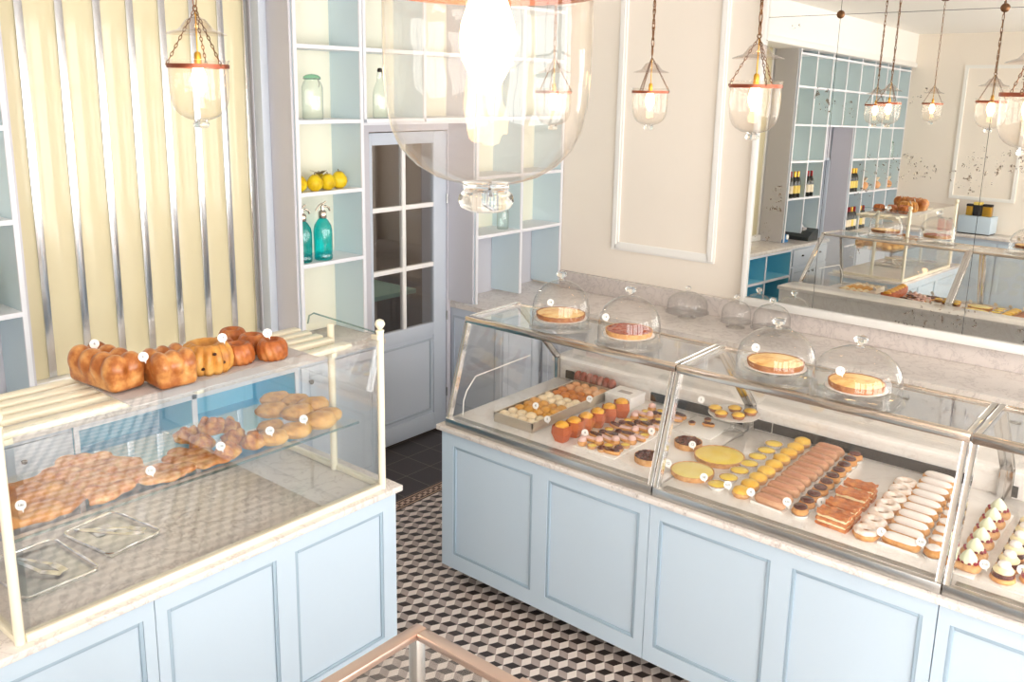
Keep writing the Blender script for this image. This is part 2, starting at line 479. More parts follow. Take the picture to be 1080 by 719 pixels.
TXT = {}
def text_mesh(t, size):
    k = (t, size)
    if k not in TXT:
        cu = bpy.data.curves.new('t', 'FONT'); cu.body = t; cu.size = size; cu.align_x = 'CENTER'; cu.align_y = 'CENTER'; cu.extrude = .0004
        o = bpy.data.objects.new('t', cu); COL.objects.link(o)
        dg = bpy.context.evaluated_depsgraph_get(); me = bpy.data.meshes.new_from_object(o.evaluated_get(dg))
        bpy.data.objects.remove(o); me.materials.clear(); me.materials.append(INK); TXT[k] = me
    return TXT[k]

# ------------------------------------------------------------------ camera
CAM_LOC = (4.773152, -6.022838, 2.669038); RX, ROLL, RZ, F = 1.3540755, .0181537, .6921557, 944.3165
cam = bpy.data.cameras.new('camera'); co = bpy.data.objects.new('camera', cam); COL.objects.link(co)
co.matrix_world = Matrix.Translation(CAM_LOC) @ (Matrix.Rotation(RZ, 4, 'Z') @ Matrix.Rotation(RX, 4, 'X') @ Matrix.Rotation(ROLL, 4, 'Z'))
cam.sensor_fit = 'HORIZONTAL'; cam.sensor_width = 36; cam.lens = F / 1080 * 36
cam.shift_x = -1.70 / 1080; cam.shift_y = -56.74 / 1080
cam.clip_start = .05; cam.clip_end = 60
SC.camera = co

# ------------------------------------------------------------------ the room
RX0, RX1, RY0, RY1, RH = -.16, 8.2, -8.0, 0.02, 3.8
b = B(); bm = b.bm
def fl(x0, x1, mi):
    f = bm.faces.new([bm.verts.new(v) for v in ((x0, RY0, 0), (x1, RY0, 0), (x1, RY1, 0), (x0, RY1, 0))]); f.material_index = mi
fl(-.6, .70, 1); fl(.70, .81, 2); fl(.81, RX1, 0)
floor = struct(b.build('floor', CUBES, at=(0, 0, 0), smooth=0, mats=[CUBES, SLATE, BORDER]))
struct(B().box(-.7, RX1 + .1, RY0 - .1, RY1 + .1, RH, RH + .1).build('ceiling', CEIL))
struct(B().box(-.7, RX1 + .1, RY1, RY1 + .12, 0, RH).build('wall_right', WALL))
WIN_ADDED = [(5.1, 6.5), (6.7, 8.0)]; WZ = (.45, 3.5)  # unseen windows, added to light the right counter's front
wl = B().box(-.7, RX1 + .1, RY0 - .12, RY0, 0, WZ[0]).box(-.7, RX1 + .1, RY0 - .12, RY0, WZ[1], RH)
xs_ = [-.7] + [v for q in WIN_ADDED for v in q] + [RX1 + .1]
for i in range(0, len(xs_), 2): wl.box(xs_[i], xs_[i + 1], RY0 - .12, RY0, WZ[0], WZ[1])
struct(wl.build('wall_left', WALL))
for i, (a, c) in enumerate(WIN_ADDED):
    f = B().box(a, a + .06, RY0 - .09, RY0 - .02, *WZ).box(c - .06, c, RY0 - .09, RY0 - .02, *WZ).box(a, c, RY0 - .09, RY0 - .02, WZ[0], WZ[0] + .06).box(a, c, RY0 - .09, RY0 - .02, WZ[1] - .06, WZ[1])
    f.box((a + c) / 2 - .025, (a + c) / 2 + .025, RY0 - .08, RY0 - .03, *WZ).box(a, c, RY0 - .08, RY0 - .03, 2.55, 2.6)
    struct(f.build('window_%d' % (i + 5), WHITE))  # frames of the added side windows
# back wall with two door openings
DW = (-1.86, -1.10, 2.40)      # glazed door opening
ow = (-6.13, -5.24, 2.03)      # far open doorway
bw = B().box(RX0 - .1, -.02, DW[1], RY1, 0, RH).box(RX0 - .1, -.02, -2.76, DW[0], 0, RH).box(RX0 - .1, -.02, DW[0], DW[1], DW[2], RH)
bw.box(RX0 - .1, RX0, -4.28, -2.76, 0, RH).box(RX0 - .1, -.02, ow[1], -4.28, 0, RH).box(RX0 - .1, -.02, ow[0], ow[1], ow[2], RH).box(RX0 - .1, -.02, RY0, ow[0], 0, RH)
struct(bw.build('wall_back', LILAC))
# front wall with tall shop windows (behind the camera)
WIN = [(-7.6, -5.5), (-5.2, -3.1), (-2.8, -.6)]
WZ = (.45, 3.5)
fw = B().box(RX1, RX1 + .12, RY0, RY1, 0, WZ[0]).box(RX1, RX1 + .12, RY0, RY1, WZ[1], RH)
ys = [RY0] + [v for w in WIN for v in w] + [RY1]
for i in range(0, len(ys), 2): fw.box(RX1, RX1 + .12, ys[i], ys[i + 1], WZ[0], WZ[1])
struct(fw.build('wall_front', WALL))
for i, (a, c) in enumerate(WIN):
    f = B().box(RX1 + .02, RX1 + .09, a, a + .06, *WZ).box(RX1 + .02, RX1 + .09, c - .06, c, *WZ).box(RX1 + .02, RX1 + .09, a, c, WZ[0], WZ[0] + .06).box(RX1 + .02, RX1 + .09, a, c, WZ[1] - .06, WZ[1])
    f.box(RX1 + .03, RX1 + .08, (a + c) / 2 - .025, (a + c) / 2 + .025, *WZ).box(RX1 + .03, RX1 + .08, a, c, 2.55, 2.6)
    struct(f.build('window_%d' % (i + 1), WHITE))
# soffit over the shelving
struct(B().box(-.02, .34, RY0, RY1, 3.40, RH).build('trim_1', CEIL))
# cornice strip under the soffit
struct(B().box(-.02, .37, RY0, RY1, 3.33, 3.40, .012).build('trim_2', WHITE))

def ring_frame(x0, x1, z0, z1, w, d, y, name, mat):
    """rectangular wall moulding on the plane y, sticking out by d towards -y"""
    b = B()
    for k, (ww, dd) in enumerate(((w, d * .55), (w * .5, d))):
        i = (w - ww) / 2
        b.bar((x0 + w / 2, y - dd / 2, z0 + i), (x0 + w / 2, y - dd / 2, z1 - i), ww, dd, (0, 1, 0), .003)
        b.bar((x1 - w / 2, y - dd / 2, z0 + i), (x1 - w / 2, y - dd / 2, z1 - i), ww, dd, (0, 1, 0), .003)
        b.bar((x0 + i + ww, y - dd / 2, z0 + w / 2), (x1 - i - ww, y - dd / 2, z0 + w / 2), ww, dd, (0, 1, 0), .003)
        b.bar((x0 + i + ww, y - dd / 2, z1 - w / 2), (x1 - i - ww, y - dd / 2, z1 - w / 2), ww, dd, (0, 1, 0), .003)
    return b.build(name, mat)
struct(ring_frame(.80, 1.715, 1.425, 3.62, .06, .03, RY1, 'trim_3', WHITE))
for i, (a, c) in enumerate(((1.05, 1.86), (2.1, 3.4), (3.7, 5.0))):
    m = B()
    for p, q in (((a + .0225, 1.52), (c - .0225, 1.52)), ((a + .0225, 3.34), (c - .0225, 3.34)), ((a, 1.4975), (a, 3.3625)), ((c, 1.4975), (c, 3.3625))):
        m.bar((p[0], RY0 + .012, p[1]), (q[0], RY0 + .012, q[1]), .045, .024, (0, 1, 0))
    struct(m.build('trim_%d' % (4 + i), WHITE))

# yellow panelled window between the shelf units: fluted gloss panels and chrome strips
XY = -.05
yl = [-4.275, -4.065, -3.87, -3.675, -3.495, -3.31, -3.125, -2.945, -2.775]
w1 = bpy.data.objects.new('window_4', None); COL.objects.link(w1); w1.location = (XY, -3.5, 1.12); ORG['window_4'] = Vector((XY, -3.5, 1.12)); w1['kind'] = 'structure'
for i in range(8):
    a, c = yl[i] + .02, yl[i + 1] - .02
    b = B(); n = 10; rows = []
    for k in range(n + 1):
        t = k / n; y = a + (c - a) * t; x = XY - .004 + .007 * math.sin(PI * t) ** .8
        rows.append((x, y))
    b.prism([(XY - .03, a)] + [(XY - .03, c)] + rows[::-1], 1.12, 3.40)
    b.build('panel', YELLOW, w1)
for i in range(1, 8):
    B().box(XY - .03, XY + .006, yl[i] - .02, yl[i] + .02, 1.12, 3.40, .002).build('strip', STRIP, w1)
B().box(XY - .03, XY + .014, -2.795, -2.755, 1.08, 3.40, .002).build('side_strip', CHROME, w1)
B().box(XY - .04, .06, -2.755, -2.70, 1.05, 3.40, .004).build('jamb', BLUEG, w1)
B().box(XY - .06, .0, -4.28, -2.70, 1.05, 1.118, .004).build('sill', WHITE, w1)
B().box(XY - .06, XY + .01, -4.292, -4.255, 1.05, 3.40, .003).build('left_jamb', WHITE, w1)

# ------------------------------------------------------------------ wall shelving
ROWS = [3.29, 2.913, 2.468, 2.03, 1.583]
SX = .291
def shelf_unit(name, label, cols, zbot, rows_for, back=BACK, xb=-.015, full=None, ztop=3.33):
    """cols: list of y positions of uprights; rows_for(i): z list of shelves in bay i"""
    y0, y1 = cols[0], cols[-1]
    r = thing(name, label, 'shelving', (.1, (y0 + y1) / 2, zbot))
    t = .02
    for i, y in enumerate(cols):
        zb = zbot if full is None else full[i]
        w = t / 2
        o = B().box(xb, SX - .012, y - w, y + w, zb, ztop).build('upright', SKY, r)
        B().box(SX - .012, SX, y - w - .002, y + w + .002, zb, ztop, .002).build('edge_strip', EDGE, o)
    for i in range(len(cols) - 1):
        a, c = cols[i] + t / 2, cols[i + 1] - t / 2
        zb = max(zbot, rows_for(i)[-1] if full is not None and rows_for(i)[-1] > zbot else zbot)
        B().box(xb - .003, xb + .004, a, c, zb, ztop).build('back_panel', back, r)
        for z in rows_for(i):
            o = B().box(xb, SX - .012, a, c, z - .022, z).build('shelf', EDGE, r)
            B().box(SX - .012, SX + .001, a, c, z - .024, z + .001, .002).build('edge_strip', EDGE, o)
    return r
# left of the glazed door
sl = shelf_unit('wall_shelving', 'blue and cream open wall shelving with yellow fruit, left of the glazed door', [-2.67, -2.165], 1.055, lambda i: ROWS)
B().box(-.015, SX - .02, -2.698, -2.682, 1.055, 3.33).build('side_panel', LILAC, sl)
# over the door and right of it
sr = shelf_unit('wall_shelving', 'blue and cream open wall shelving right of the glazed door, with bays over the door', [-2.135, -1.60, -1.055, -.53, -.005], 1.055,
                lambda i: ROWS[:3] if i < 2 else ROWS, full=[2.468, 2.468, 1.055, 1.055, 1.055])
B().box(-.015, SX - .02, -1.083, -1.067, 1.055, 3.33).build('side_panel', LILAC, sr)
B().box(.0, SX - .03, -2.135, -1.085, 2.428, 2.445).build('underside_panel', EDGE, sr)
# far unit, seen in the mirror
fc = [-4.305 - .4625 * k for k in range(9)]
fcr = fc[::-1]
sf = shelf_unit('wall_shelving', 'long blue wall shelving with wine bottles around an open doorway, seen in the mirror', fcr, 1.055,
                lambda i: ROWS[:3] if i in (4, 5) else ROWS, full=[1.055] * 5 + [2.468] + [1.055] * 3)
B().box(-.015, SX - .02, -4.292, -4.276, 1.055, 3.33).build('side_panel', LILAC, sf)
B().box(-.0, SX - .02, fc[4] + .012, fc[4] + .03, 0.0, 2.44).build('side_panel', LILAC, sf)
B().box(-.0, SX - .02, fc[2] - .03, fc[2] - .012, 0.0, 2.44).build('side_panel', LILAC, sf)
# doorway lining
struct(B().box(-.26, -.0, ow[0], ow[0] + .03, 0, ow[2]).box(-.26, 0.0, ow[1] - .03, ow[1], 0, ow[2]).box(-.26, 0.0, ow[0], ow[1], ow[2] - .03, ow[2]).build('trim_7', BLUEG))
struct(B().box(-.24, -.2, ow[0] + .03, ow[1] - .03, 0, ow[2] - .03).build('door_2', LILAC))
for y in (-5.68,):
    pass

# ------------------------------------------------------------------ glazed door
d1 = bpy.data.objects.new('door_1', None); COL.objects.link(d1); d1.location = (0, -1.48, 0); ORG['door_1'] = Vector((0, -1.48, 0)); d1['kind'] = 'structure'
dy0, dy1, dz0, dz1 = -1.865, -1.10, .02, 2.36
gy0, gy1, gz0, gz1 = -1.84, -1.235, .90, 2.275
fr = B().box(-.035, .008, dy0, gy0, dz0, dz1, .003).box(-.035, .008, gy1, dy1, dz0, dz1, .003).box(-.035, .008, gy0, gy1, gz1, dz1, .003).box(-.035, .008, gy0, gy1, .80, gz0, .003).box(-.035, .008, gy0, gy1, dz0, .16, .003)
fr.build('leaf_frame', BLUEG, d1)
B().box(-.028, -.006, gy0, gy1, .16, .80).build('lower_panel', BLUEG, d1)
def bead(axis_x, y0, y1, z0, z1, w=.018, d=.012):
    b = B()
    e = w / 2
    for (p, q) in (((y0 + e, z0), (y1 - e, z0)), ((y0 + e, z1), (y1 - e, z1)), ((y0, z0 - e), (y0, z1 + e)), ((y1, z0 - e), (y1, z1 + e))):
        b.bar((axis_x, p[0], p[1]), (axis_x, q[0], q[1]), w, d, (1, 0, 0), .003)
    return b
bead(.0, gy0 + .035, gy1 - .03, .195, .765).build('panel_bead', GROOVEG, d1)
gm = (gy0 + gy1) / 2
ov = [gz0 + (gz1 - gz0) * k / 3 for k in range(4)]
mt = B().box(-.03, .006, gm - .017, gm + .017, gz0, gz1, .003)
for z in ov[1:3]: mt.box(-.03, .006, gy0, gm - .017, z - .017, z + .017, .003).box(-.03, .006, gm + .017, gy1, z - .017, z + .017, .003)
mt.build('glazing_bars', WHITE, d1)
for i in range(2):
    for k in range(3):
        a, c = (gy0, gm - .017) if i == 0 else (gm + .017, gy1)
        B().box(-.014, -.010, a, c, ov[k] + (.017 if k else 0), ov[k + 1] - (.017 if k < 2 else 0)).build('pane', DOORG, d1)
for z in (.30, .93, 1.85):
    B().tube([(.012, dy1 + .004, z - .035), (.012, dy1 + .004, z + .035)], .007).build('hinge', STEELD, d1)
# frame round the door
struct(B().box(-.04, .012, dy1 + .006, -1.055, 0, 2.43).box(-.04, .012, dy0 - .05, dy0 - .005, 0, 2.43).box(-.04, .012, dy0 - .005, dy1 + .006, dz1 + .008, 2.43).build('trim_8', LILAC))
# the dim room beyond the door
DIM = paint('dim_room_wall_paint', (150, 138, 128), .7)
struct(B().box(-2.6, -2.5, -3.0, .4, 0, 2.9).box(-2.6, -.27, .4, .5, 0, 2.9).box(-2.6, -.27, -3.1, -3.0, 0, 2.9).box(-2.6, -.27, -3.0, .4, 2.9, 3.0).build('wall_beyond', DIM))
struct(B().box(-2.6, -.27, -3.0, .4, -.05, -.001).build('floor_beyond', SLATE))
bt = thing('work_table', 'pale green table in the dim room behind the glazed door', 'table', (-1.35, -1.3, 0))
B().box(-1.75, -.95, -2.2, -.5, .86, .90, .004).build('table_top', paint('pale_green_laminate', (150, 190, 176), .4), bt)
for x in (-1.7, -1.0):
    for y in (-2.12, -.58): B().box(x - .025, x + .025, y - .025, y + .025, 0, .86).build('leg', STEELD, bt)
ck = thing('storage_cupboard', 'dark cupboard with a yellow edge in the dim room behind the glazed door', 'cupboard', (-2.2, -.75, 0))
B().box(-2.48, -1.95, -1.05, -.15, 0, 1.75, .006).build('body', paint('brown_cupboard_paint', (84, 70, 64), .6), ck)
B().box(-1.95, -1.93, -1.05, -.98, 0, 1.75).build('edge_strip', LABELY, ck)
bd = thing('window_casement', 'pale blue casement window in the dim room behind the glazed door', 'window', (-2.49, -2.05, 1.5))
B().box(-2.5, -2.46, -2.4, -1.75, 1.3, 2.5).build('panel', paint('casement_blue_paint', (150, 196, 214), .5), bd)
fb = B()
for y in (-2.4, -2.09, -1.78): fb.box(-2.46, -2.44, y, y + .03, 1.3, 2.5)
for z in (1.3, 1.7, 2.1, 2.47): fb.box(-2.46, -2.44, -2.4, -1.75, z, z + .03)
fb.build('glazing_bars', WHITE, bd)

# ------------------------------------------------------------------ low cabinets along the back wall
def panel_front(root, x, y0, y1, z0, z1, mat=BLUEG, gmat=GROOVEG, st=.055, knob=None, name='door'):
    """framed cupboard door on plane x facing +x"""
    o = B().box(x, x + .02, y0, y0 + st, z0, z1, .002).box(x, x + .02, y1 - st, y1, z0, z1, .002).box(x, x + .02, y0 + st, y1 - st, z0, z0 + st, .002).box(x, x + .02, y0 + st, y1 - st, z1 - st, z1, .002).box(x, x + .012, y0 + st, y1 - st, z0 + st, z1 - st).build(name, mat, root)
    bead(x + .014, y0 + st + .006, y1 - st - .006, z0 + st + .006, z1 - st - .006, .012, .008).build('bead', gmat, o)
    if knob:
        B().lathe([(0, 0), (.006, 0), (.006, .012), (.014, .018), (.015, .026), (.009, .032), (0, .033)], (0, 0, 0), 14)
        k = B(); k.lathe([(0, 0), (.006, 0), (.006, .012), (.014, .018), (.015, .026), (.009, .032), (0, .033)], (0, 0, 0), 14)
        for v in k.bm.verts: v.co = Vector((x + .02 + v.co.z, knob[0] + v.co.x, knob[1] + v.co.y))
        k.build('knob', DARKM, o)
    return o
CX = .45
c1 = thing('base_cabinet', 'pale blue base cupboard with dark round knob between niches and glazed door', 'cabinet', (.2, -2.52, 0))
B().box(-.015, CX, -2.848, -2.20, .09, 1.01, .003).build('body', BLUEG, c1)
B().box(-.015, CX - .05, -2.83, -2.22, 0, .09).build('plinth', BLUEG, c1)
panel_front(c1, CX, -2.835, -2.215, .12, .99, knob=(-2.78, .90))
c2 = thing('open_niche_cabinet', 'turquoise-lined open niche cabinet behind the bread counter', 'cabinet', (.2, -3.53, 0))
nb = B().box(-.015, CX, -4.20, -4.18, .09, 1.01).box(-.015, CX, -2.87, -2.85, .09, 1.01).box(-.015, CX, -3.555, -3.535, .09, 1.01)
for z in (.09, .38, .68, .99): nb.box(-.015, CX, -4.18, -3.555, z, z + .02).box(-.015, CX, -3.535, -2.87, z, z + .02)
nb.build('body', TEAL, c2)
B().box(-.015, -.005, -4.18, -2.87, .11, .99).build('back_panel', TEAL, c2)
ef = B().box(CX, CX + .008, -4.20, -4.175, .08, 1.01).box(CX, CX + .008, -2.875, -2.852, .08, 1.01).box(CX, CX + .008, -3.56, -3.53, .08, 1.01)
for z in (.08, .37, .67, .98): ef.box(CX, CX + .008, -4.175, -2.875, z, z + .03)
ef.build('edge_strips', EDGE, c2)
B().box(-.015, CX - .05, -4.19, -2.86, 0, .09).build('plinth', BLUEG, c2)
c3 = thing('drawer_cabinet', 'pale blue drawer cupboard with dark knobs left of the turquoise niches', 'cabinet', (.2, -4.7, 0))
B().box(-.015, CX, -5.20, -4.205, .09, 1.01, .003).build('body', BLUEG, c3)
B().box(-.015, CX - .05, -5.18, -4.22, 0, .09).build('plinth', BLUEG, c3)
dr = B().box(CX, CX + .02, -5.18, -4.22, .80, .99, .003).build('drawer', BLUEG, c3)
for y in (-4.95, -4.45):
    B().lathe([(0, 0), (.012, .004), (.014, .016), (0, .022)], (CX + .035, y, .90), 12).tube([(CX + .015, y, .905), (CX + .04, y, .905)], .006).build('knob', DARKM, dr)
panel_front(c3, CX, -4.695, -4.22, .12, .77, knob=(-4.64, .70))
panel_front(c3, CX, -5.18, -4.705, .12, .77, knob=(-4.76, .70))
tag(B().box(-.018, CX + .03, -5.21, -2.16, 1.012, 1.052, .004).build('worktop', MARB), 'white marble worktop under the yellow panels', 'worktop')
c4 = thing('base_cabinet', 'pale blue base cupboards under the bottle shelves beyond the open doorway', 'cabinet', (.2, -7.1, 0))
B().box(-.015, CX, RY0 + .005, -6.18, .09, 1.01, .003).build('body', BLUEG, c4)
B().box(-.015, CX - .05, RY0 + .01, -6.2, 0, .09).build('plinth', BLUEG, c4)
for k in range(3): panel_front(c4, CX, -6.2 - .59 * k - .58, -6.2 - .59 * k, .12, .99, knob=(-6.26 - .59 * k, .9))
tag(B().box(-.018, CX + .03, RY0 + .004, -6.16, 1.012, 1.052, .004).build('worktop', MARB), 'white marble worktop under the wine shelves beyond the open doorway', 'worktop')

# L-shaped back counter at the corner and along the mirror wall
WX = .56; WYF = -.60
c5 = thing('base_cabinet', 'pale blue corner cupboards behind the glass display, right of the glazed door', 'cabinet', (.25, -.8, 0))
B().box(-.018, WX - .03, -1.045, -.03, .09, .99, .003).build('body', BLUEG, c5)
B().box(-.018, WX - .08, -1.03, -.03, 0, .09).build('plinth', BLUEG, c5)
sp = B()
for (x0, x1) in ((.045, WX - .085),):
    for p, q in (((x0 + .007, .2), (x1 - .007, .2)), ((x0 + .007, .92), (x1 - .007, .92)), ((x0, .193), (x0, .927)), ((x1, .193), (x1, .927))):
        sp.bar((p[0], -1.047, p[1]), (q[0], -1.047, q[1]), .014, .008, (0, 1, 0), .002)
sp.build('bead', GROOVEG, c5)
panel_front(c5, WX - .03, -1.035, -.62, .12, .97)
def run_cab(x0, x1, label):
    c = thing('base_cabinet', label, 'cabinet', ((x0 + x1) / 2, -.3, 0))
    B().box(x0, x1, WYF + .04, RY1 - .003, .09, .99, .003).build('body', BLUEG, c)
    B().box(x0, x1, WYF + .09, RY1 - .003, 0, .09).build('plinth', BLUEG, c)
    n = 3; w = (x1 - x0) / n
    for k in range(n):
        a, e = x0 + w * k + .012, x0 + w * (k + 1) - .012
        st = .055; y = WYF + .04
        o = B().box(a, a + st, y - .02, y, .12, .97).box(e - st, e, y - .02, y, .12, .97).box(a + st, e - st, y - .02, y, .12, .12 + st).box(a + st, e - st, y - .02, y, .97 - st, .97).box(a + st, e - st, y - .012, y, .12 + st, .97 - st).build('door', BLUEG, c)
        B().box((a + e) / 2 - .05, (a + e) / 2 + .05, y - .034, y - .022, .90, .912).build('handle', DARKM, o)
run_cab(.56, 2.4, 'pale blue cupboards along the mirror wall, nearest the corner')
run_cab(2.402, 4.2, 'pale blue cupboards along the mirror wall, middle run')
run_cab(4.202, 6.2, 'pale blue cupboards along the mirror wall, far right run')
tag(B().prism([(-.018, RY1 - .003), (-.018, -1.06), (WX, -1.06), (WX, WYF), (6.2, WYF), (6.2, RY1 - .003)], .992, 1.032).build('worktop', MARB, smooth=0), 'speckled white marble back worktop running along the mirror wall', 'worktop')
tag(B().box(SX + .012, 6.2, -.02, RY1 - .002, 1.033, 1.178, .002).build('backsplash', SPLASH), 'grey speckled marble upstand behind the back worktop, below the mirror', 'backsplash')

# ------------------------------------------------------------------ mirror
mo = thing('wall_mirror', 'large old foxed mirror in a white frame on the right wall', 'mirror', (2.5, -.05, 1.1))
MA, MZ = -.0150276, .0191469
nrm = Vector((-math.sin(MZ) * math.cos(MA), -math.cos(MZ) * math.cos(MA), -math.sin(MA)))
# local y axis runs along -normal
yv = -nrm; xv = Vector((1, 0, 0)) - yv * yv.x; xv.normalize(); zv = xv.cross(yv)
mo.rotation_euler = Matrix((xv, yv, zv)).transposed().to_euler()
def mpart(name, mat, b):
    ORG_keep = ORG[mo.name]; ORG[mo.name] = Vector((0, 0, 0))
    o = b.build(name, mat, mo); ORG[mo.name] = ORG_keep; return o
mx = [-.49, .013, .98, 1.95, 2.92, 3.6]; mz = [.125, 2.085, 2.62]
for i in range(5):
    for k in range(2):
        mpart('mirror_pane', MIRROR, B().box(mx[i] + .0015, mx[i + 1] - .0015, 0, .004, mz[k] + .0015, mz[k + 1] - .0015))
mpart('backing', BLACK, B().box(mx[0], mx[-1], .0045, .012, mz[0], mz[2]))
mpart('frame', WHITE, B().box(-.525, -.4878, -.022, .02, .07, 2.64, .004).box(-.4875, 3.5975, -.022, .02, .07, .127, .004).box(3.598, 3.64, -.022, .02, .07, 2.64, .004))
for i in (1, 2, 3, 4):
    b = B(); b.lathe([(0, 0), (.026, 0), (.026, .004), (.018, .009), (0, .011)], (0, 0, 0), 18)
    for v in b.bm.verts: v.co = Vector((mx[i] + v.co.x, -v.co.z, mz[1] + v.co.y))
    mpart('rosette', BRONZE, b)

# ------------------------------------------------------------------ service counters
def counter_unit(label, axis, f, a0, a1, back, z0=.104, z1=.89, panels=()):
    """cabinet with framed panels on the plane axis=f; a0..a1 is its length"""
    ctr = ((f + back) / 2, (a0 + a1) / 2) if axis == 0 else ((a0 + a1) / 2, (f + back) / 2)
    r = thing('counter_cabinet', label, 'counter', (*ctr, 0), 'pale blue counter cabinets')
    sgn = 1 if f > back else -1
    def bx(b, a, c, d0, d1, zz0, zz1, bev=0.0):
        # d: depth measured inward from the front plane
        p, q = sorted((f - sgn * d0, f - sgn * d1))
        return b.box(p, q, a, c, zz0, zz1, bev) if axis == 0 else b.box(a, c, p, q, zz0, zz1, bev)
    b = B(); bx(b, a0, a1, .022, abs(f - back), z0, z1); b.build('body', BLUE, r)
    b = B(); pz0, pz1 = .186, .818
    xs = [a0] + [v for p in panels for v in p] + [a1]
    for i in range(0, len(xs), 2): bx(b, xs[i], xs[i + 1], 0, .022, z0, z1)
    for p in panels: bx(b, p[0], p[1], 0, .022, z0, pz0); bx(b, p[0], p[1], 0, .022, pz1, z1)
    b.build('face_frame', BLUE, r)
    for p in panels:
        b = B(); bx(b, p[0], p[1], .010, .0215, pz0, pz1); o = b.build('panel', BLUE, r)
        b = B(); w = .016
        for (u0, u1, v0, v1) in ((p[0] + w, p[1] - w, pz0, pz0 + w), (p[0] + w, p[1] - w, pz1 - w, pz1), (p[0], p[0] + w, pz0, pz1), (p[1] - w, p[1], pz0, pz1)):
            bx(b, u0, u1, .002, .010, v0, v1, .003)
        b.build('bead', GROOVE, o)
    b = B(); bx(b, a0 + .01, a1 - .01, .13, abs(f - back) - .05, 0, z0); b.build('plinth', PLINTHB, r)
    return r
FY = -2.783; BKY = -1.72
counter_unit('pale blue panelled counter cabinet under the glass display, nearest the glazed door', 1, FY, 1.608, 2.898, BKY, panels=((1.691, 2.232), (2.326, 2.85)))
counter_unit('pale blue panelled counter cabinet under the middle glass display', 1, FY, 2.902, 4.108, BKY, panels=((2.95, 3.473), (3.563, 4.062)))
counter_unit('pale blue panelled counter cabinet under the right-hand glass display', 1, FY, 4.112, 5.318, BKY, panels=((4.154, 4.672), (4.764, 5.27)))
tag(B().box(1.584, 5.34, FY - .024, -1.80, .892, .92, .004).build('worktop', MARB), 'white marble worktop on the pale blue counter with the pastry displays', 'worktop')
# the raised service ledge behind the displays, with cream cupboard fronts to the staff side
lg = thing('service_ledge', 'raised marble service ledge at the back of the pastry displays', 'ledge', (3.4, -1.62, .8))
B().box(1.584, 5.34, -1.795, -1.46, 1.045, 1.075, .004).build('ledge_top', DECK, lg)
B().box(1.60, 5.33, -1.79, -1.475, .922, 1.045).build('ledge_body', DECK, lg)
rb = B()
for k in range(6): rb.box(1.65 + .6 * k, 2.2 + .6 * k, -1.715, -1.70, .14, .84, .003)
st = thing('staff_cupboards', 'cream cupboard fronts on the staff side of the pastry counter', 'cabinet', (3.4, -1.7, 0))
for k in range(6):
    x0 = 1.64 + .61 * k
    o = B().box(x0, x0 + .05, -1.70, -1.68, .12, .86).box(x0 + .53, x0 + .58, -1.70, -1.68, .12, .86).box(x0 + .05, x0 + .53, -1.70, -1.68, .12, .17).box(x0 + .05, x0 + .53, -1.70, -1.68, .81, .86).box(x0 + .05, x0 + .53, -1.70, -1.69, .17, .81).build('door', CREAMD, st)
B().box(1.60, 5.33, -1.7185, -1.7025, .105, .89).build('back_panel', CREAMD, st)
B().box(1.62, 5.31, -1.76, -1.72, 0, .10).build('plinth', PLINTHB, st)
rb.bm.free()

FXL = 1.982; LY1 = -3.465
counter_unit('pale blue panelled counter cabinet below the bread display, end nearest the aisle', 0, FXL, -4.622, LY1, 1.24, panels=((-4.578, -4.11), (-4.019, -3.542)))
counter_unit('pale blue panelled counter cabinet below the bread display, at the left picture edge', 0, FXL, -5.41, -4.625, 1.24, panels=((-5.36, -4.668),))
tag(B().box(1.215, FXL + .024, -5.435, LY1 + .024, .892, .92, .004).build('worktop', MARB), 'white marble worktop of the bread counter on the left', 'worktop')

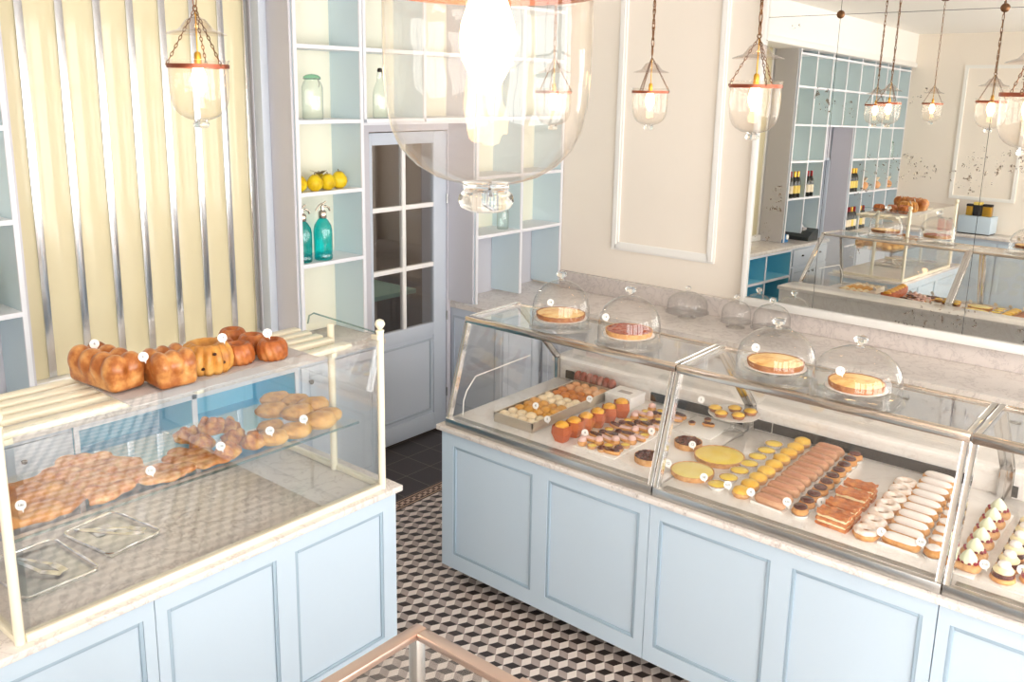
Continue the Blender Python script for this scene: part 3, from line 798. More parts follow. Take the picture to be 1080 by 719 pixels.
# ------------------------------------------------------------------ glass pastry displays
DZ = .955
def vitrine(x0, x1, label, left_end, slots):
    r = thing('pastry_display', label, 'display case', ((x0 + x1) / 2, -2.3, .92), 'glass pastry displays on the counter')
    P0, P1, P2, P3, P4 = (-2.771, .935), (-2.616, 1.474), (-2.201, 1.480), (-1.815, 1.09), (-1.812, .955)
    B().box(x0 + .004, x1 - .004, -2.765, -1.80, .9205, DZ, .002).build('deck', DECK, r)
    B().box(x0, x1, -2.785, -2.757, .921, .962, .003).build('front_rail', STEEL, r)
    g = B()
    for k in range(3): g.box(x0 + .03, x1 - .03, -2.742 + .012 * k, -2.736 + .012 * k, DZ, DZ + .003)
    g.build('drain_ribs', STEEL, r)
    s = B()
    for a, c in slots: s.box(a, c, -1.806, -1.7955, .963, 1.012)
    s.build('air_slot', BLACK, r)
    w = .022
    for x in (x0 + w / 2, x1 - w / 2):
        f = B()
        for p, q in ((P0, P1), (P1, P2), (P2, P3), (P3, P4)):
            f.bar((x, p[0], p[1]), (x, q[0], q[1]), w, .024, (0, -1, .3) if p in (P0,) else (0, .2, 1), .003)
        f.build('side_frame', CHROME, r)
    B().bar((x0, P1[0], P1[1]), (x1, P1[0], P1[1]), .036, .034, (0, 0, 1), .003).build('top_front_rail', NICKEL, r)
    B().bar((x0, P2[0], P2[1]), (x1, P2[0], P2[1]), .024, .022, (0, 0, 1), .003).build('top_rear_rail', NICKEL, r)
    a, c = x0 + w, x1 - w
    B().bar(((a + c) / 2, P0[0] + .004, P0[1] + .03), ((a + c) / 2, P1[0] - .002, P1[1] - .015), c - a, .005, (0, -1, .3)).build('front_glass', ICE, r)
    B().box(a, c, P1[0] + .016, P2[0] - .012, 1.482, 1.488).build('top_glass', ICE, r)
    B().bar(((a + c) / 2, P2[0] + .008, P2[1] - .014), ((a + c) / 2, P3[0] - .008, P3[1] + .014), c - a, .005, (0, 1, 1)).build('rear_glass', ICE, r)
    if left_end:
        e = B(); e.side([(P0[0] + .015, .957), (P1[0] + .004, P1[1] - .012), (P2[0] - .005, P2[1] - .012), (P3[0] - .01, P3[1] - .004), (P4[0] - .006, .957)], 0, x0 + .008, x0 + .013)
        e.build('side_glass', ICE, r)
        B().tube([(x0 + .04, -2.69, DZ), (x0 + .04, -2.685, 1.04), (x0 + .04, -2.66, 1.09), (x0 + .04, -2.59, 1.155), (x0 + .04, -2.12, 1.17)], .004, 6).build('inner_rail', WHITE, r)
    return r
vitrine(1.632, 2.902, 'glass pastry display nearest the glazed door, with loaf cakes and petits fours', True, ((1.7, 1.76), (2.30, 2.86)))
vitrine(2.908, 4.108, 'middle glass pastry display, with eclairs and lemon tarts', False, ((2.93, 3.02), (3.03, 3.95)))
vitrine(4.114, 5.318, 'right-hand glass pastry display, with green cream tarts, cut by the picture edge', False, ((4.13, 4.16), (4.24, 5.2)))

# ------------------------------------------------------------------ brass-framed case at the lower edge
rc_ = thing('brass_display_case', 'rose-gold framed glass case at the bottom edge, in front of the aisle', 'display case', (3.8, -5.1, .0))
cx0, cx1, cy0, cy1, ctz = 3.246, 4.35, -5.70, -4.553, 1.30
cz0 = .93
B().box(cx0 + .01, cx1 - .01, cy0 + .01, cy1 - .01, .1, .89, .004).build('body', BLUE, rc_)
B().box(cx0 + .08, cx1 - .08, cy0 + .08, cy1 - .08, 0, .1).build('plinth', PLINTHB, rc_)
B().box(cx0 - .015, cx1 + .015, cy0 - .015, cy1 + .015, .89, .92, .004).build('marble_top', MARB, rc_)
t = .036
B().box(cx0, cx0 + t, cy0, cy1, ctz - .02, ctz, .003).box(cx1 - t, cx1, cy0, cy1, ctz - .02, ctz, .003).box(cx0 + t, cx1 - t, cy1 - t, cy1, ctz - .02, ctz, .003).box(cx0 + t, cx1 - t, cy0, cy0 + t, ctz - .02, ctz, .003).build('top_frame', BRASS, rc_)
for x in (cx0 + .02, cx1 - .02):
    for y in (cy0 + .02, cy1 - .02):
        B().box(x - .016, x + .016, y - .016, y + .016, .921, ctz - .021, .004).build('post', STEEL, rc_)
B().box(cx0 + t, cx1 - t, cy0 + t, cy1 - t, ctz - .012, ctz - .006).build('top_glass', ICE, rc_)
B().box(cx0 + .018, cx0 + .023, cy0 + .037, cy1 - .037, .922, ctz - .022).build('side_glass', ICE, rc_)
B().box(cx1 - .023, cx1 - .018, cy0 + .037, cy1 - .037, .922, ctz - .022).build('side_glass', ICE, rc_)
B().box(cx0 + .037, cx1 - .037, cy1 - .023, cy1 - .018, .922, ctz - .022).build('side_glass', ICE, rc_)
B().box(cx0 + .037, cx1 - .037, cy0 + .018, cy0 + .023, .922, ctz - .022).build('side_glass', ICE, rc_)
B().box(3.60, 3.64, cy1 - .034, cy1 + .006, ctz - .006, ctz + .006, .003).build('clip', BRASS, rc_)

# ------------------------------------------------------------------ bread display on the left counter
bdz = thing('bread_display', 'cream-railed glass bread display on the left counter', 'display case', (1.65, -4.3, .92))
PX, PYR, PYL = 1.962, -3.527, -5.062
def post(x, y, zt, ball, seg=18):
    b = B().tube([(x, y, .921), (x, y, zt)], .0165, seg)
    if ball: b.lathe([(.0, zt - .004), (.019, zt), (.019, zt + .006), (.008, zt + .010), (.014, zt + .016), (.0225, zt + .031), (.0225, zt + .037), (.016, zt + .050), (0, zt + .057)], (x, y, 0), 18)
    else: b.lathe([(.0165, zt), (.012, zt + .006), (0, zt + .008)], (x, y, 0), seg)
    return b.build('post', CREAM, bdz)
post(PX, PYR, 1.645, True); post(PX, PYL, 1.645, True); post(1.642, PYR - .01, 1.618, False); post(1.642, PYL + .01, 1.618, False)
B().box(PX - .018, PX + .016, PYL + .017, PYR - .017, .9205, .948, .003).build('front_sill', CREAM, bdz)
B().box(1.24, PX - .018, PYR - .012, PYR + .012, .9205, .945, .003).build('end_sill', CREAM, bdz)
B().box(1.24, PX - .018, PYL - .012, PYL + .012, .9205, .945, .003).build('end_sill', CREAM, bdz)
for i, x in enumerate((1.435, 1.515, 1.595, 1.675, 1.79)):
    hw = .026 if i < 4 else .03
    B().box(x - hw, x + hw, -5.10, -3.56, 1.548, 1.572, .008).build('slat', CREAM, bdz)
for y in (-3.66, -4.30, -4.98):
    B().box(1.41, 1.93 if False else 1.82, y - .015, y + .015, 1.528, 1.5475, .002).build('cross_bar', CREAM, bdz)
for y in (-3.66, -4.98):
    yp = PYR - .01 if y > -4 else PYL + .01
    B().bar((1.642, yp, 1.537), (1.642, y, 1.537), .016, .014).build('bracket', CREAM, bdz)
B().box(PX - .003, PX + .003, PYL + .02, PYR - .02, .949, 1.63).build('front_glass', ICE2, bdz)
e = B(); e.side([(1.47, .946), (1.945, .946), (1.945, 1.636), (1.51, 1.648), (1.475, 1.63), (1.462, 1.59)], 1, PYR - .003, PYR + .003)
e.build('end_glass', ICE, bdz)
B().tube([(1.462, PYR, 1.59), (1.475, PYR, 1.63), (1.51, PYR, 1.648), (1.945, PYR, 1.636)], .004, 6).build('glass_edge', EDGEG, bdz)
e = B(); e.side([(1.47, .946), (1.945, .946), (1.945, 1.636), (1.51, 1.648), (1.475, 1.63), (1.462, 1.59)], 1, PYL - .003, PYL + .003)
e.build('end_glass', ICE, bdz)
B().box(1.315, 1.835, -5.02, -3.548, 1.202, 1.21).build('glass_shelf', ICE, bdz)
B().box(1.8352, 1.839, -5.02, -3.548, 1.201, 1.211).build('shelf_edge', EDGEG, bdz)
for y in (-3.56, -5.035):
    B().box(1.625, 1.659, y - .014, y + .014, 1.185, 1.2015, .002).build('clip', CREAM, bdz)
B().box(PX - .03, PX + .012, PYR - .025, PYR - .008, 1.612, 1.632, .002).build('clip', CREAM, bdz)

# ------------------------------------------------------------------ price tags
def make_tag(txt):
    r = thing('price_tag', 'tag', 'price tag', (0, 0, 0), 'round white price tags')
    b = B(); b.lathe([(0, 0), (.0175, 0), (.0175, .0016), (0, .0016)], (0, 0, 0), 22)
    for v in b.bm.verts: v.co = Vector((v.co.x, -v.co.z, v.co.y))
    b.build('disc', PAPER, r)
    b = B(); b.prism([(.002, -.013), (.010, -.013), (.0085, -.026)], 0, .0014)
    for v in b.bm.verts: v.co = Vector((v.co.x, -v.co.z, v.co.y))
    b.build('pick', PAPER, r)
    o = bpy.data.objects.new('price_text', text_mesh(txt, .016 if len(txt) < 3 else .0115)); COL.objects.link(o)
    o.rotation_euler = (PI / 2, 0, 0); o.location = (0, -.0022, 0); o.parent = r
    return r
TAGK = {}
def ptag(txt, loc, label, rz=0.0, tilt=-.35):
    if txt not in TAGK: TAGK[txt] = Kind(make_tag(txt))
    o = TAGK[txt].put(loc, label, 0)
    o.rotation_euler = (tilt, 0, rz); return o

# ------------------------------------------------------------------ breads on the rack
tag(B().box(1.43, 1.90, -4.60, -3.80, 1.5722, 1.578, .002).build('bread_board', GREYB, at=(1.66, -4.2, 1.5722)), 'grey paper board on the cream rack, under the brioche loaves and ring cakes', 'board')
BZ = 1.5785
def loaf(nl, L, W, H, amp):
    b = B(); b.box(-L / 2, L / 2, -W / 2, W / 2, .004, H * .62, .018).box(-L / 2 + .02, L / 2 - .02, -W / 2 + .02, W / 2 - .02, H * .5, H * .80, .015)
    for i in range(nl):
        x = (i + .5) / nl * L - L / 2
        for j in (-1, 1):
            b.blob((x, j * W * .235, H * .58), (L / nl * .66, W * .34, H * .42), 3, .06, 2, seed=i * 2 + j)
    return b
o = loaf(4, .29, .135, .14, .1).build('brioche_loaf', BREAD, at=(0, 0, 0), remesh=.007)
tag(o, 'long glazed brioche loaf at the left end of the grey board', 'bread'); o.location = (1.605, -4.548, BZ); o.rotation_euler = (0, 0, .10)
o = loaf(3, .15, .165, .14, .1).build('brioche_loaf', BREAD, at=(0, 0, 0), remesh=.007)
tag(o, 'shorter glazed brioche loaf, second from the left on the grey board', 'bread'); o.location = (1.765, -4.39, BZ); o.rotation_euler = (0, 0, 1.5)
def bundt(R, H, nf, name, mat, label, loc, rz=0, tw=0.0):
    prof = [(R * .30, H * .55), (R * .34, H * .80), (R * .46, H * .96), (R * .62, H), (R * .80, H * .93), (R * .95, H * .70), (R, H * .42), (R * .96, H * .15), (R * .86, 0), (R * .25, 0)]
    def f(t, r, z):
        k = max(0, (r / R - .3)) / .7
        return r * (1 + .17 * k * (abs(math.cos(nf / 2 * (t + tw * z / H))) - .55))
    o = B().lathe(prof, (0, 0, 0), nf * 8, f, closed=True).build(name, mat, at=(0, 0, 0), smooth=80)
    tag(o, label, 'cake'); o.location = loc; o.rotation_euler = (0, 0, rz); return o
o = bundt(.097, .114, 14, 'ring_cake', BUNDT, 'large golden fluted ring cake with raisins on the grey board', (1.715, -4.205, BZ))
rr = B()
for a, z in ((-.9, .075), (-.5, .05), (-.2, .085), (-1.3, .06), (.2, .045), (-.7, .03)):
    rr.blob((.092 * math.cos(a), .092 * math.sin(a), z), (.008, .008, .007), 1)
rr2 = rr.build('raisins', RAISIN, at=(0, 0, 0)); rr2.parent = o
for k, (x, y, s, lb) in enumerate(((1.722, -4.065, 1.0, 'small dark fluted cake nearest the large ring cake, at the front of the board'), (1.595, -4.065, .9, 'small dark fluted cake half hidden between the large ring cake and the front ones'),
                                   (1.50, -3.95, .95, 'small dark fluted cake at the very back of the group of five'), (1.635, -3.945, .95, 'small dark fluted cake in the middle of the group of five'), (1.77, -3.94, 1.0, 'small dark fluted cake at the right end of the grey board'))):
    if k == 0:
        kug = bundt(.06, .082, 12, 'fluted_cake', KUGEL, lb, (x, y, BZ), tw=.5); kug['group'] = 'small fluted cakes on the bread board'
    else:
        c = kug.copy(); COL.objects.link(c); c.location = (x, y, BZ); c.scale = (s, s, s); c.rotation_euler = (0, 0, k); c['label'] = lb
ptag('4', (1.52, -4.545, 1.715), 'round white price tag in the long brioche loaf', .95)
ptag('6', (1.755, -4.48, 1.70), 'round white price tag in the shorter brioche loaf', .95)
ptag('14', (1.785, -4.175, 1.715), 'round white price tag in the large golden ring cake', .95)
ptag('5', (1.806, -3.985, 1.70), 'round white price tag reading 5 among the small fluted cakes', .95)

# breads on the glass shelf
GZ = 1.2105
def slab(poly, z0, h, mat, name, label, seed=0, amp=.25, lumps=9):
    b = B(); xs = [p[0] for p in poly]; yy = [p[1] for p in poly]
    b.prism(poly, z0 + .002, z0 + h * .55)
    rnd = random.Random(seed); x0, x1, y0, y1 = min(xs), max(xs), min(yy), max(yy)
    def inside(x, y):
        c = False; n = len(poly)
        for i in range(n):
            (ax, ay), (bx, by) = poly[i], poly[i - 1]
            if (ay > y) != (by > y) and x < (bx - ax) * (y - ay) / (by - ay) + ax: c = not c
        return c
    k = 0
    while k < lumps:
        x, y = rnd.uniform(x0, x1), rnd.uniform(y0, y1)
        if inside(x, y):
            k += 1; b.blob((x, y, z0 + h * .45), (rnd.uniform(.03, .05), rnd.uniform(.03, .05), h * .5), 2)
    o = b.build(name, mat, remesh=.0075); return tag(o, label, 'bread')
slab([(1.44, -4.97), (1.78, -5.0), (1.80, -4.80), (1.72, -4.70), (1.45, -4.74)], GZ + .004, .05, FOCA, 'flatbread', 'golden brown flatbread at the left end of the glass shelf', 1, lumps=14)
slab([(1.40, -4.735), (1.73, -4.69), (1.80, -4.74), (1.785, -4.60), (1.70, -4.47), (1.56, -4.42), (1.37, -4.55)], GZ + .004, .045, FLATB, 'pale_flatbread', 'large pale flatbread next to the golden flatbread on the glass shelf', 2, lumps=30)
slab([(1.66, -4.52), (1.80, -4.50), (1.815, -4.38), (1.76, -4.34), (1.66, -4.38)], GZ + .004, .035, FLATB, 'small_flatbread', 'small oval flatbread with a price tag at the front of the glass shelf', 3, lumps=12)
slab([(1.62, -4.37), (1.74, -4.34), (1.82, -4.30), (1.80, -4.20), (1.70, -4.18), (1.60, -4.27)], GZ + .004, .035, FLATB, 'small_flatbread', 'small oval flatbread beside the crumble pastries on the glass shelf', 4, lumps=12)
def crumb_bun():
    b = B(); b.blob((0, 0, .026), (.056, .05, .03), 3, .22, 2.2, flat=-.8)
    rnd = random.Random(5)
    for k in range(9):
        a = rnd.uniform(0, 2 * PI); q = rnd.uniform(0, .038)
        b.blob((q * math.cos(a), q * math.sin(a), .044 + rnd.uniform(-.006, .008)), (rnd.uniform(.012, .022),) * 3, 2, .3, 3, seed=k)
    o = b.build('crumble_pastry', CRUMB, at=(0, 0, 0), remesh=.005); return tag(o, 'x', 'pastry', 'craggy crumble pastries on the glass shelf')
ck_ = Kind(crumb_bun())
for x, y, z, s, l in ((1.765, -4.165, 0, 1.0, 'front left craggy crumble pastry, holding a price tag'), (1.755, -4.035, 0, 1.0, 'craggy crumble pastry to the right of the tagged front one'), (1.66, -4.07, 0, .95, 'craggy crumble pastry behind the two front ones'),
                      (1.62, -4.19, 0, 1.0, 'dark craggy crumble pastry at the left of its pile, behind the tagged one'), (1.56, -4.11, .03, 1.05, 'craggy crumble pastry on top at the back of its pile'), (1.50, -4.19, 0, 1.0, 'craggy crumble pastry at the back left of its pile'), (1.53, -4.01, 0, .9, 'craggy crumble pastry at the back right of its pile')):
    ck_.put((x, y, GZ + z), l, x * 40, s)
def bun():
    o = B().blob((0, 0, .03), (.072, .055, .034), 4, .16, 1.6, flat=-.86).build('bread_bun', BUN, at=(0, 0, 0), smooth=80); return tag(o, 'x', 'bread', 'golden buns piled on the glass shelf')
bk = Kind(bun())
for x, y, z, r_, s, l in ((1.775, -3.955, 0, 1.3, .95, 'leftmost golden bun in the front row, holding a price tag'), (1.78, -3.845, 0, 1.2, 1.0, 'second golden bun in the front row'), (1.765, -3.71, 0, 1.0, 1.12, 'third golden bun in the front row, the one with a price tag near its top'),
                          (1.73, -3.635, .0, .9, .95, 'golden bun at the right front corner of the glass shelf'), (1.63, -3.635, .02, 1.1, 1.05, 'golden bun behind the right front corner one'), (1.655, -3.74, .018, 1.2, 1.05, 'golden bun in the middle of the pile'),
                          (1.66, -3.885, 0, 1.4, .85, 'small golden bun in the second row at the left'), (1.55, -3.80, .02, 1.2, 1.02, 'golden bun in the third row at the left'), (1.53, -3.655, .02, 1.1, .95, 'golden bun in the third row at the right'), (1.44, -3.70, .02, 1.2, 1.0, 'golden bun at the very back of the pile'), (1.46, -3.625, .005, 1.0, .85, 'golden bun at the back right of the pile')):
    bk.put((x, y, GZ + z), l, r_, s)
for t_, p, l in (('3,50', (1.775, -4.495, 1.268), 'round white price tag on the small oval flatbread'), ('2,50', (1.83, -4.235, 1.30), 'round white price tag in the front crumble pastry'), ('2,50', (1.845, -4.02, 1.305), 'round white price tag in the leftmost front bun'),
                 ('1,50', (1.875, -3.875, 1.322), 'round white price tag above the third front bun'), ('3,80', (1.765, -4.945, 1.29), 'round white price tag on the golden flatbread at the left')):
    ptag(t_, p, l, .95)

# steel trays and tongs on the marble below
def steel_tray(loc, L, W, rz, label):
    r = thing('steel_tray', label, 'tray', loc); Z = loc[2]
    b = B().box(-L / 2, L / 2, -W / 2, W / 2, .0, .004)
    for v in b.bm.verts: v.co += Vector(loc)
    b.build('base', STEEL, r)
    pts = []
    for (sx, sy, a0) in ((1, 1, 0), (-1, 1, 90), (-1, -1, 180), (1, -1, 270)):
        for k in range(4):
            a = math.radians(a0 + 30 * k); pts.append((loc[0] + sx * (L / 2 - .025) + .03 * math.cos(a), loc[1] + sy * (W / 2 - .025) + .03 * math.sin(a), Z + .016))
    B().tube(pts, .005, 6, True).build('rim', CHROME, r)
    r.rotation_euler = (0, 0, rz); return r
steel_tray((1.56, -4.83, .921), .34, .26, .05, 'polished steel tray below the golden flatbread on the left counter')
steel_tray((1.50, -4.53, .921), .30, .22, .15, 'polished steel tray holding a white card on the left counter')
def tongs(loc, L, rz, label, tilt=.25):
    r = thing('pastry_tongs', label, 'tongs', loc)
    for s in (-1, 1):
        b = B(); b.bar((0, 0, .03), (L * .72, s * .028, .012), .016, .003, (0, 0, 1)).bar((L * .72, s * .028, .012), (L, s * .010, .006), .028, .003, (0, 0, 1))
        for v in b.bm.verts: v.co += Vector(loc)
        b.build('arm', CHROME, r)
    b = B().tube([(loc[0], loc[1] - .008, loc[2] + .03), (loc[0] - .012, loc[1], loc[2] + .031), (loc[0], loc[1] + .008, loc[2] + .03)], .006, 8); b.build('hinge', CHROME, r)
    r.rotation_euler = (0, 0, rz); return r
tongs((1.42, -4.90, .927), .26, .45, 'steel pastry tongs lying open in the left steel tray')
tongs((1.46, -4.64, .944), .24, .9, 'steel pastry tongs lying across the tray with the card')
tag(B().box(1.40, 1.48, -4.58, -4.50, .926, .929, .001).build('white_card', PAPER), 'small white card lying in the steel tray', 'card')
hd = thing('card_holder', 'white standing card left of the bread display, at the picture edge', 'sign', (1.86, -5.17, .92))
B().box(1.78, 1.95, -5.20, -5.19, .945, 1.16).build('card', PAPER, hd); B().box(1.80, 1.93, -5.22, -5.165, .921, .945, .004).build('foot', CREAM, hd)

# ------------------------------------------------------------------ pastries in the right display
FD = DZ + .0005
def tray_plate(x0, x1, y0, y1, name, label, mat=WHITE, h=.008):
    return tag(B().box(x0, x1, y0, y1, FD, FD + h, .002).build(name, mat), label, 'tray')
# steel biscuit tray
bt = thing('biscuit_tray', 'steel tray of small round biscuits nearest the glazed door', 'tray', (1.97, -2.2, FD))
tx0, tx1, ty0, ty1 = 1.845, 2.105, -2.635, -1.90
B().box(tx0, tx1, ty0, ty1, FD, FD + .02, .002).build('base', TRAYM, bt)
B().box(tx0, tx0 + .006, ty0, ty1, FD + .02, FD + .052).box(tx1 - .006, tx1, ty0, ty1, FD + .02, FD + .052).box(tx0, tx1, ty0, ty0 + .006, FD + .02, FD + .052).box(tx0, tx1, ty1 - .006, ty1, FD + .02, FD + .052).build('rim', TRAYM, bt)
BK = {}
def biscuit(mat, key, cat='biscuit'):
    o = B().lathe([(0, 0), (.026, 0), (.030, .006), (.030, .012), (.024, .024), (.012, .031), (0, .033)], (0, 0, 0), 16).build('round_biscuit', mat, at=(0, 0, 0), smooth=80)
    return tag(o, 'x', cat, 'small round biscuits in the steel tray')
rowsC = [(PALEC, 'pale cream'), (PALEC, 'pale cream'), (GOLDC, 'golden'), (GOLDC, 'golden'), (GOLDC, 'golden'), (PALEC, 'ivory'), (PALEC, 'ivory'), (BROWNC, 'brown'), (BROWNC, 'brown'), (PEACHC, 'peach'), (PEACHC, 'peach')]
for r_, (mt_, nm) in enumerate(rowsC):
    for c_ in range(4):
        k = mt_.name
        if k not in BK: BK[k] = Kind(biscuit(mt_, k))
        x = tx0 + .035 + c_ * .0615 + (.006 if r_ % 2 else 0); y = ty0 + .045 + r_ * .0645
        BK[k].put((x, y, FD + .021 + random.uniform(0, .006)), '%s round biscuit, row %s from front, %s from left, steel tray' % (nm, ORD[r_], ORD[c_]), random.uniform(0, 6), random.uniform(1.0, 1.12))
rt = thing('slice_tray', 'steel tray of mauve chocolate slices behind the biscuit tray', 'tray', (1.95, -1.855, FD))
B().box(1.80, 2.11, -1.892, -1.82, FD, FD + .03, .002).build('base', TRAYM, rt)
sk = tag(B().blob((0, 0, .03), (.024, .032, .034), 3, .08, 2, flat=-.85).build('chocolate_slice', MAUVE, at=(0, 0, 0), smooth=80), 'x', 'pastry', 'mauve chocolate slices')
sk_ = Kind(sk)
for k in range(7): sk_.put((1.83 + .04 * k, -1.856, FD + .031), '%s mauve chocolate slice from the left in the rear steel tray' % ORD[k], .3, 1.0)
# loaf cakes in terracotta paper
def tulip():
    r = thing('paper_loaf_cake', 'x', 'cake', (0, 0, 0), 'yellow cakes in terracotta paper')
    def f(t, rr, z): return rr * (1.16 if round(t / (PI / 4)) % 2 else .94)
    B().lathe([(1e-4, 0), (.029, 0), (.0465, .045), (.043, .084), (.039, .082), (.041, .05)], (0, 0, 0), 8, f).build('paper_case', TULIP, r, smooth=10)
    B().blob((0, -.004, .083), (.033, .036, .021), 3, .16, 2.5, seed=3).build('cake_top', SPONGE, r)
    return r
tk = Kind(tulip())
for k, (x, y) in enumerate(((2.275, -2.61), (2.283, -2.515), (2.290, -2.42), (2.296, -2.325), (2.30, -2.225), (2.305, -2.115))):
    tk.put((x, y, FD), '%s yellow cake in terracotta paper, counting from the front of the row' % ORD[k], .15 * k, 1.0)
# carton
bx_ = thing('white_carton', 'white cardboard box behind the terracotta paper cakes', 'box', (2.21, -1.93, FD))
B().box(2.125, 2.29, -2.005, -1.85, FD, FD + .055, .002).build('base', BOX, bx_)
B().box(2.122, 2.293, -2.008, -1.847, FD + .05, FD + .068, .002).build('lid', BOX, bx_)
B().box(2.17, 2.25, -1.95, -1.91, FD + .0682, FD + .0688).build('printed_patch', GREYB, bx_)
# boards of petits fours
tray_plate(2.365, 2.605, -2.635, -1.90, 'petit_four_board', 'white board of mixed petits fours beside the terracotta paper cakes')
tray_plate(2.615, 2.83, -2.10, -1.84, 'petit_four_board', 'small white board with dark petits fours behind the display joint')
def pf(kind):
    if kind == 0:
        r = thing('cream_puff', 'x', 'petit four', (0, 0, 0)); B().lathe([(0, 0), (.015, 0), (.019, .008), (.015, .017)], (0, 0, 0), 14).build('base', CHOUX, r); B().blob((0, 0, .021), (.016, .016, .014), 2).build('cream', PINK, r)
    elif kind == 1:
        r = thing('mini_eclair', 'x', 'petit four', (0, 0, 0)); B().capsule((-.034, 0, .011), (.034, 0, .011), .013, .9, 10, 8, squash=-.010).build('choux', CHOUX, r); B().capsule((-.031, 0, .017), (.031, 0, .017), .0115, .6, 10, 8, squash=-.003).build('icing', CHOCO, r)
    elif kind == 2:
        r = thing('mini_lemon_tart', 'x', 'petit four', (0, 0, 0)); B().lathe([(0, 0), (.016, 0), (.020, .012), (.018, .012), (.016, .009)], (0, 0, 0), 16).build('shell', CRUST, r); B().lathe([(.0175, .010), (.010, .0125), (0, .013)], (0, 0, 0), 16).build('filling', LEMON, r)
    elif kind == 3:
        r = thing('mini_coffee_finger', 'x', 'petit four', (0, 0, 0)); B().capsule((-.036, 0, .010), (.036, 0, .010), .012, .9, 10, 8, squash=-.009).build('choux', CHOUX, r); B().capsule((-.033, 0, .016), (.033, 0, .016), .0105, .6, 10, 8, squash=-.003).build('icing', PINK, r)
    else:
        r = thing('mini_chocolate_tart', 'x', 'petit four', (0, 0, 0)); B().lathe([(0, 0), (.016, 0), (.020, .012), (.018, .012)], (0, 0, 0), 16).build('shell', CRUST, r); B().blob((0, 0, .013), (.016, .016, .009), 2).build('topping', CHOCP, r)
    r['group'] = 'petits fours on the white board'; return r
PF = {k: Kind(pf(k)) for k in range(5)}
pn = {0: 'pink cream puff', 1: 'small chocolate eclair', 2: 'tiny lemon tart', 3: 'small pink-iced finger', 4: 'tiny chocolate-topped tart'}
pat = [4, 0, 2, 1, 3]
for r_ in range(12):
    for c_ in range(4):
        k = (r_ * 3 + c_ * 2 + (r_ // 5)) % 5
        x = 2.395 + c_ * .058; y = -2.60 + r_ * .0595
        PF[k].put((x, y, FD + .0085), '%s in row %s from front, %s from left, on white board' % (pn[k], ORD[r_], ORD[c_]), random.uniform(-.3, .3), 1.3)
for k, (x, y) in zip((4, 1, 4), ((2.66, -1.98), (2.74, -1.95), (2.70, -1.88))):
    PF[k].put((x, y, FD + .0085), '%s on the small board behind the display joint, at %s' % (pn[k], 'its left' if x < 2.68 else ('its right' if x > 2.72 else 'its back')), .2)
# tarts
def tart(R, h, fill, crust, name, label, loc, topping=None, group=None, flute=24, dome=.003):
    r = thing(name, label, 'tart', (0, 0, 0), group)
    def f(t, rr, z): return rr * (1 + (.018 * abs(math.sin(flute / 2 * t)) if rr > R * .9 else 0))
    B().lathe([(0, 0), (R * .955, 0), (R * .985, h * .5), (R, h), (R * .972, h * 1.01), (R * .95, h * .8)], (0, 0, 0), flute * 4, lambda t, rr, z: f(t, rr, z) if rr > 1e-6 else 1e-5).build('shell', crust, r, smooth=40)
    B().lathe([(R * .965, h * .9), (R * .93, h * .96), (R * .7, h * .96 + dome), (R * .3, h * .96 + dome * 1.2), (0, h * .96 + dome * 1.2)], (0, 0, 0), 40).build('filling', fill, r, smooth=60)
    if topping:
        b = B(); rnd = random.Random(4)
        for k in range(70):
            a = rnd.uniform(0, 2 * PI); q = R * .86 * math.sqrt(rnd.random())
            b.blob((q * math.cos(a), q * math.sin(a), h * 1.04), (rnd.uniform(.008, .014), rnd.uniform(.006, .010), .006), 1, rot=a * 3)
        b.build('topping', topping, r, smooth=60)
    place(r, loc, label); return r
tart(.068, .03, CHOCO, CRUST, 'chocolate_tart', 'chocolate-topped tart at the front, left of the display joint', (2.735, -2.535, FD), CHOCP)
tart(.068, .03, CHOCO, CRUST, 'chocolate_tart', 'chocolate-topped tart just behind the display joint, with a price tag', (2.785, -2.245, FD), CHOCP)
tart(.118, .024, LEMON, CRUST, 'lemon_tart', 'largest round lemon tart in the middle display', (2.975, -2.285, FD))
tart(.098, .024, LEMONP, CRUST, 'lemon_tart', 'medium round lemon tart at the front of the middle display', (2.965, -2.53, FD))
# glass stand with five tartlets
cs = thing('cake_stand', 'low glass cake stand holding five yellow tartlets in the middle display', 'cake stand', (2.868, -1.93, FD))
B().lathe([(.0, .004), (.055, .004), (.06, .0), (.062, .004), (.03, .012), (.014, .03), (.012, .07), (.03, .098), (.0, .1)], (2.868, -1.93, FD), 28).build('foot', CLOCHE, cs, smooth=60)
B().lathe([(0, .1), (.10, .101), (.128, .106), (.131, .110), (.10, .107), (0, .106)], (2.868, -1.93, FD), 36).build('plate', PAPER, cs, smooth=60)
def tartlet(name, fill, crust, group):
    r = thing(name, 'x', 'tart', (0, 0, 0), group)
    B().lathe([(0, 0), (.029, 0), (.038, .018), (.035, .018), (.033, .012)], (0, 0, 0), 24).build('shell', crust, r)
    B().lathe([(.0345, .015), (.028, .026), (.014, .031), (0, .032)], (0, 0, 0), 24).build('filling', fill, r, smooth=70); return r
k5 = Kind(tartlet('domed_tartlet', ORANGE, CRUSTD, 'tartlets on the glass stand'))
for (x, y), l in zip(((2.78, -1.965), (2.838, -2.015), (2.858, -1.90), (2.92, -1.985), (2.94, -1.89)), ('at the left', 'front left', 'at the back', 'front right', 'at the right')):
    k5.put((x, y, FD + .111), 'domed yellow tartlet %s of the five on the glass stand' % l, 0, .95)
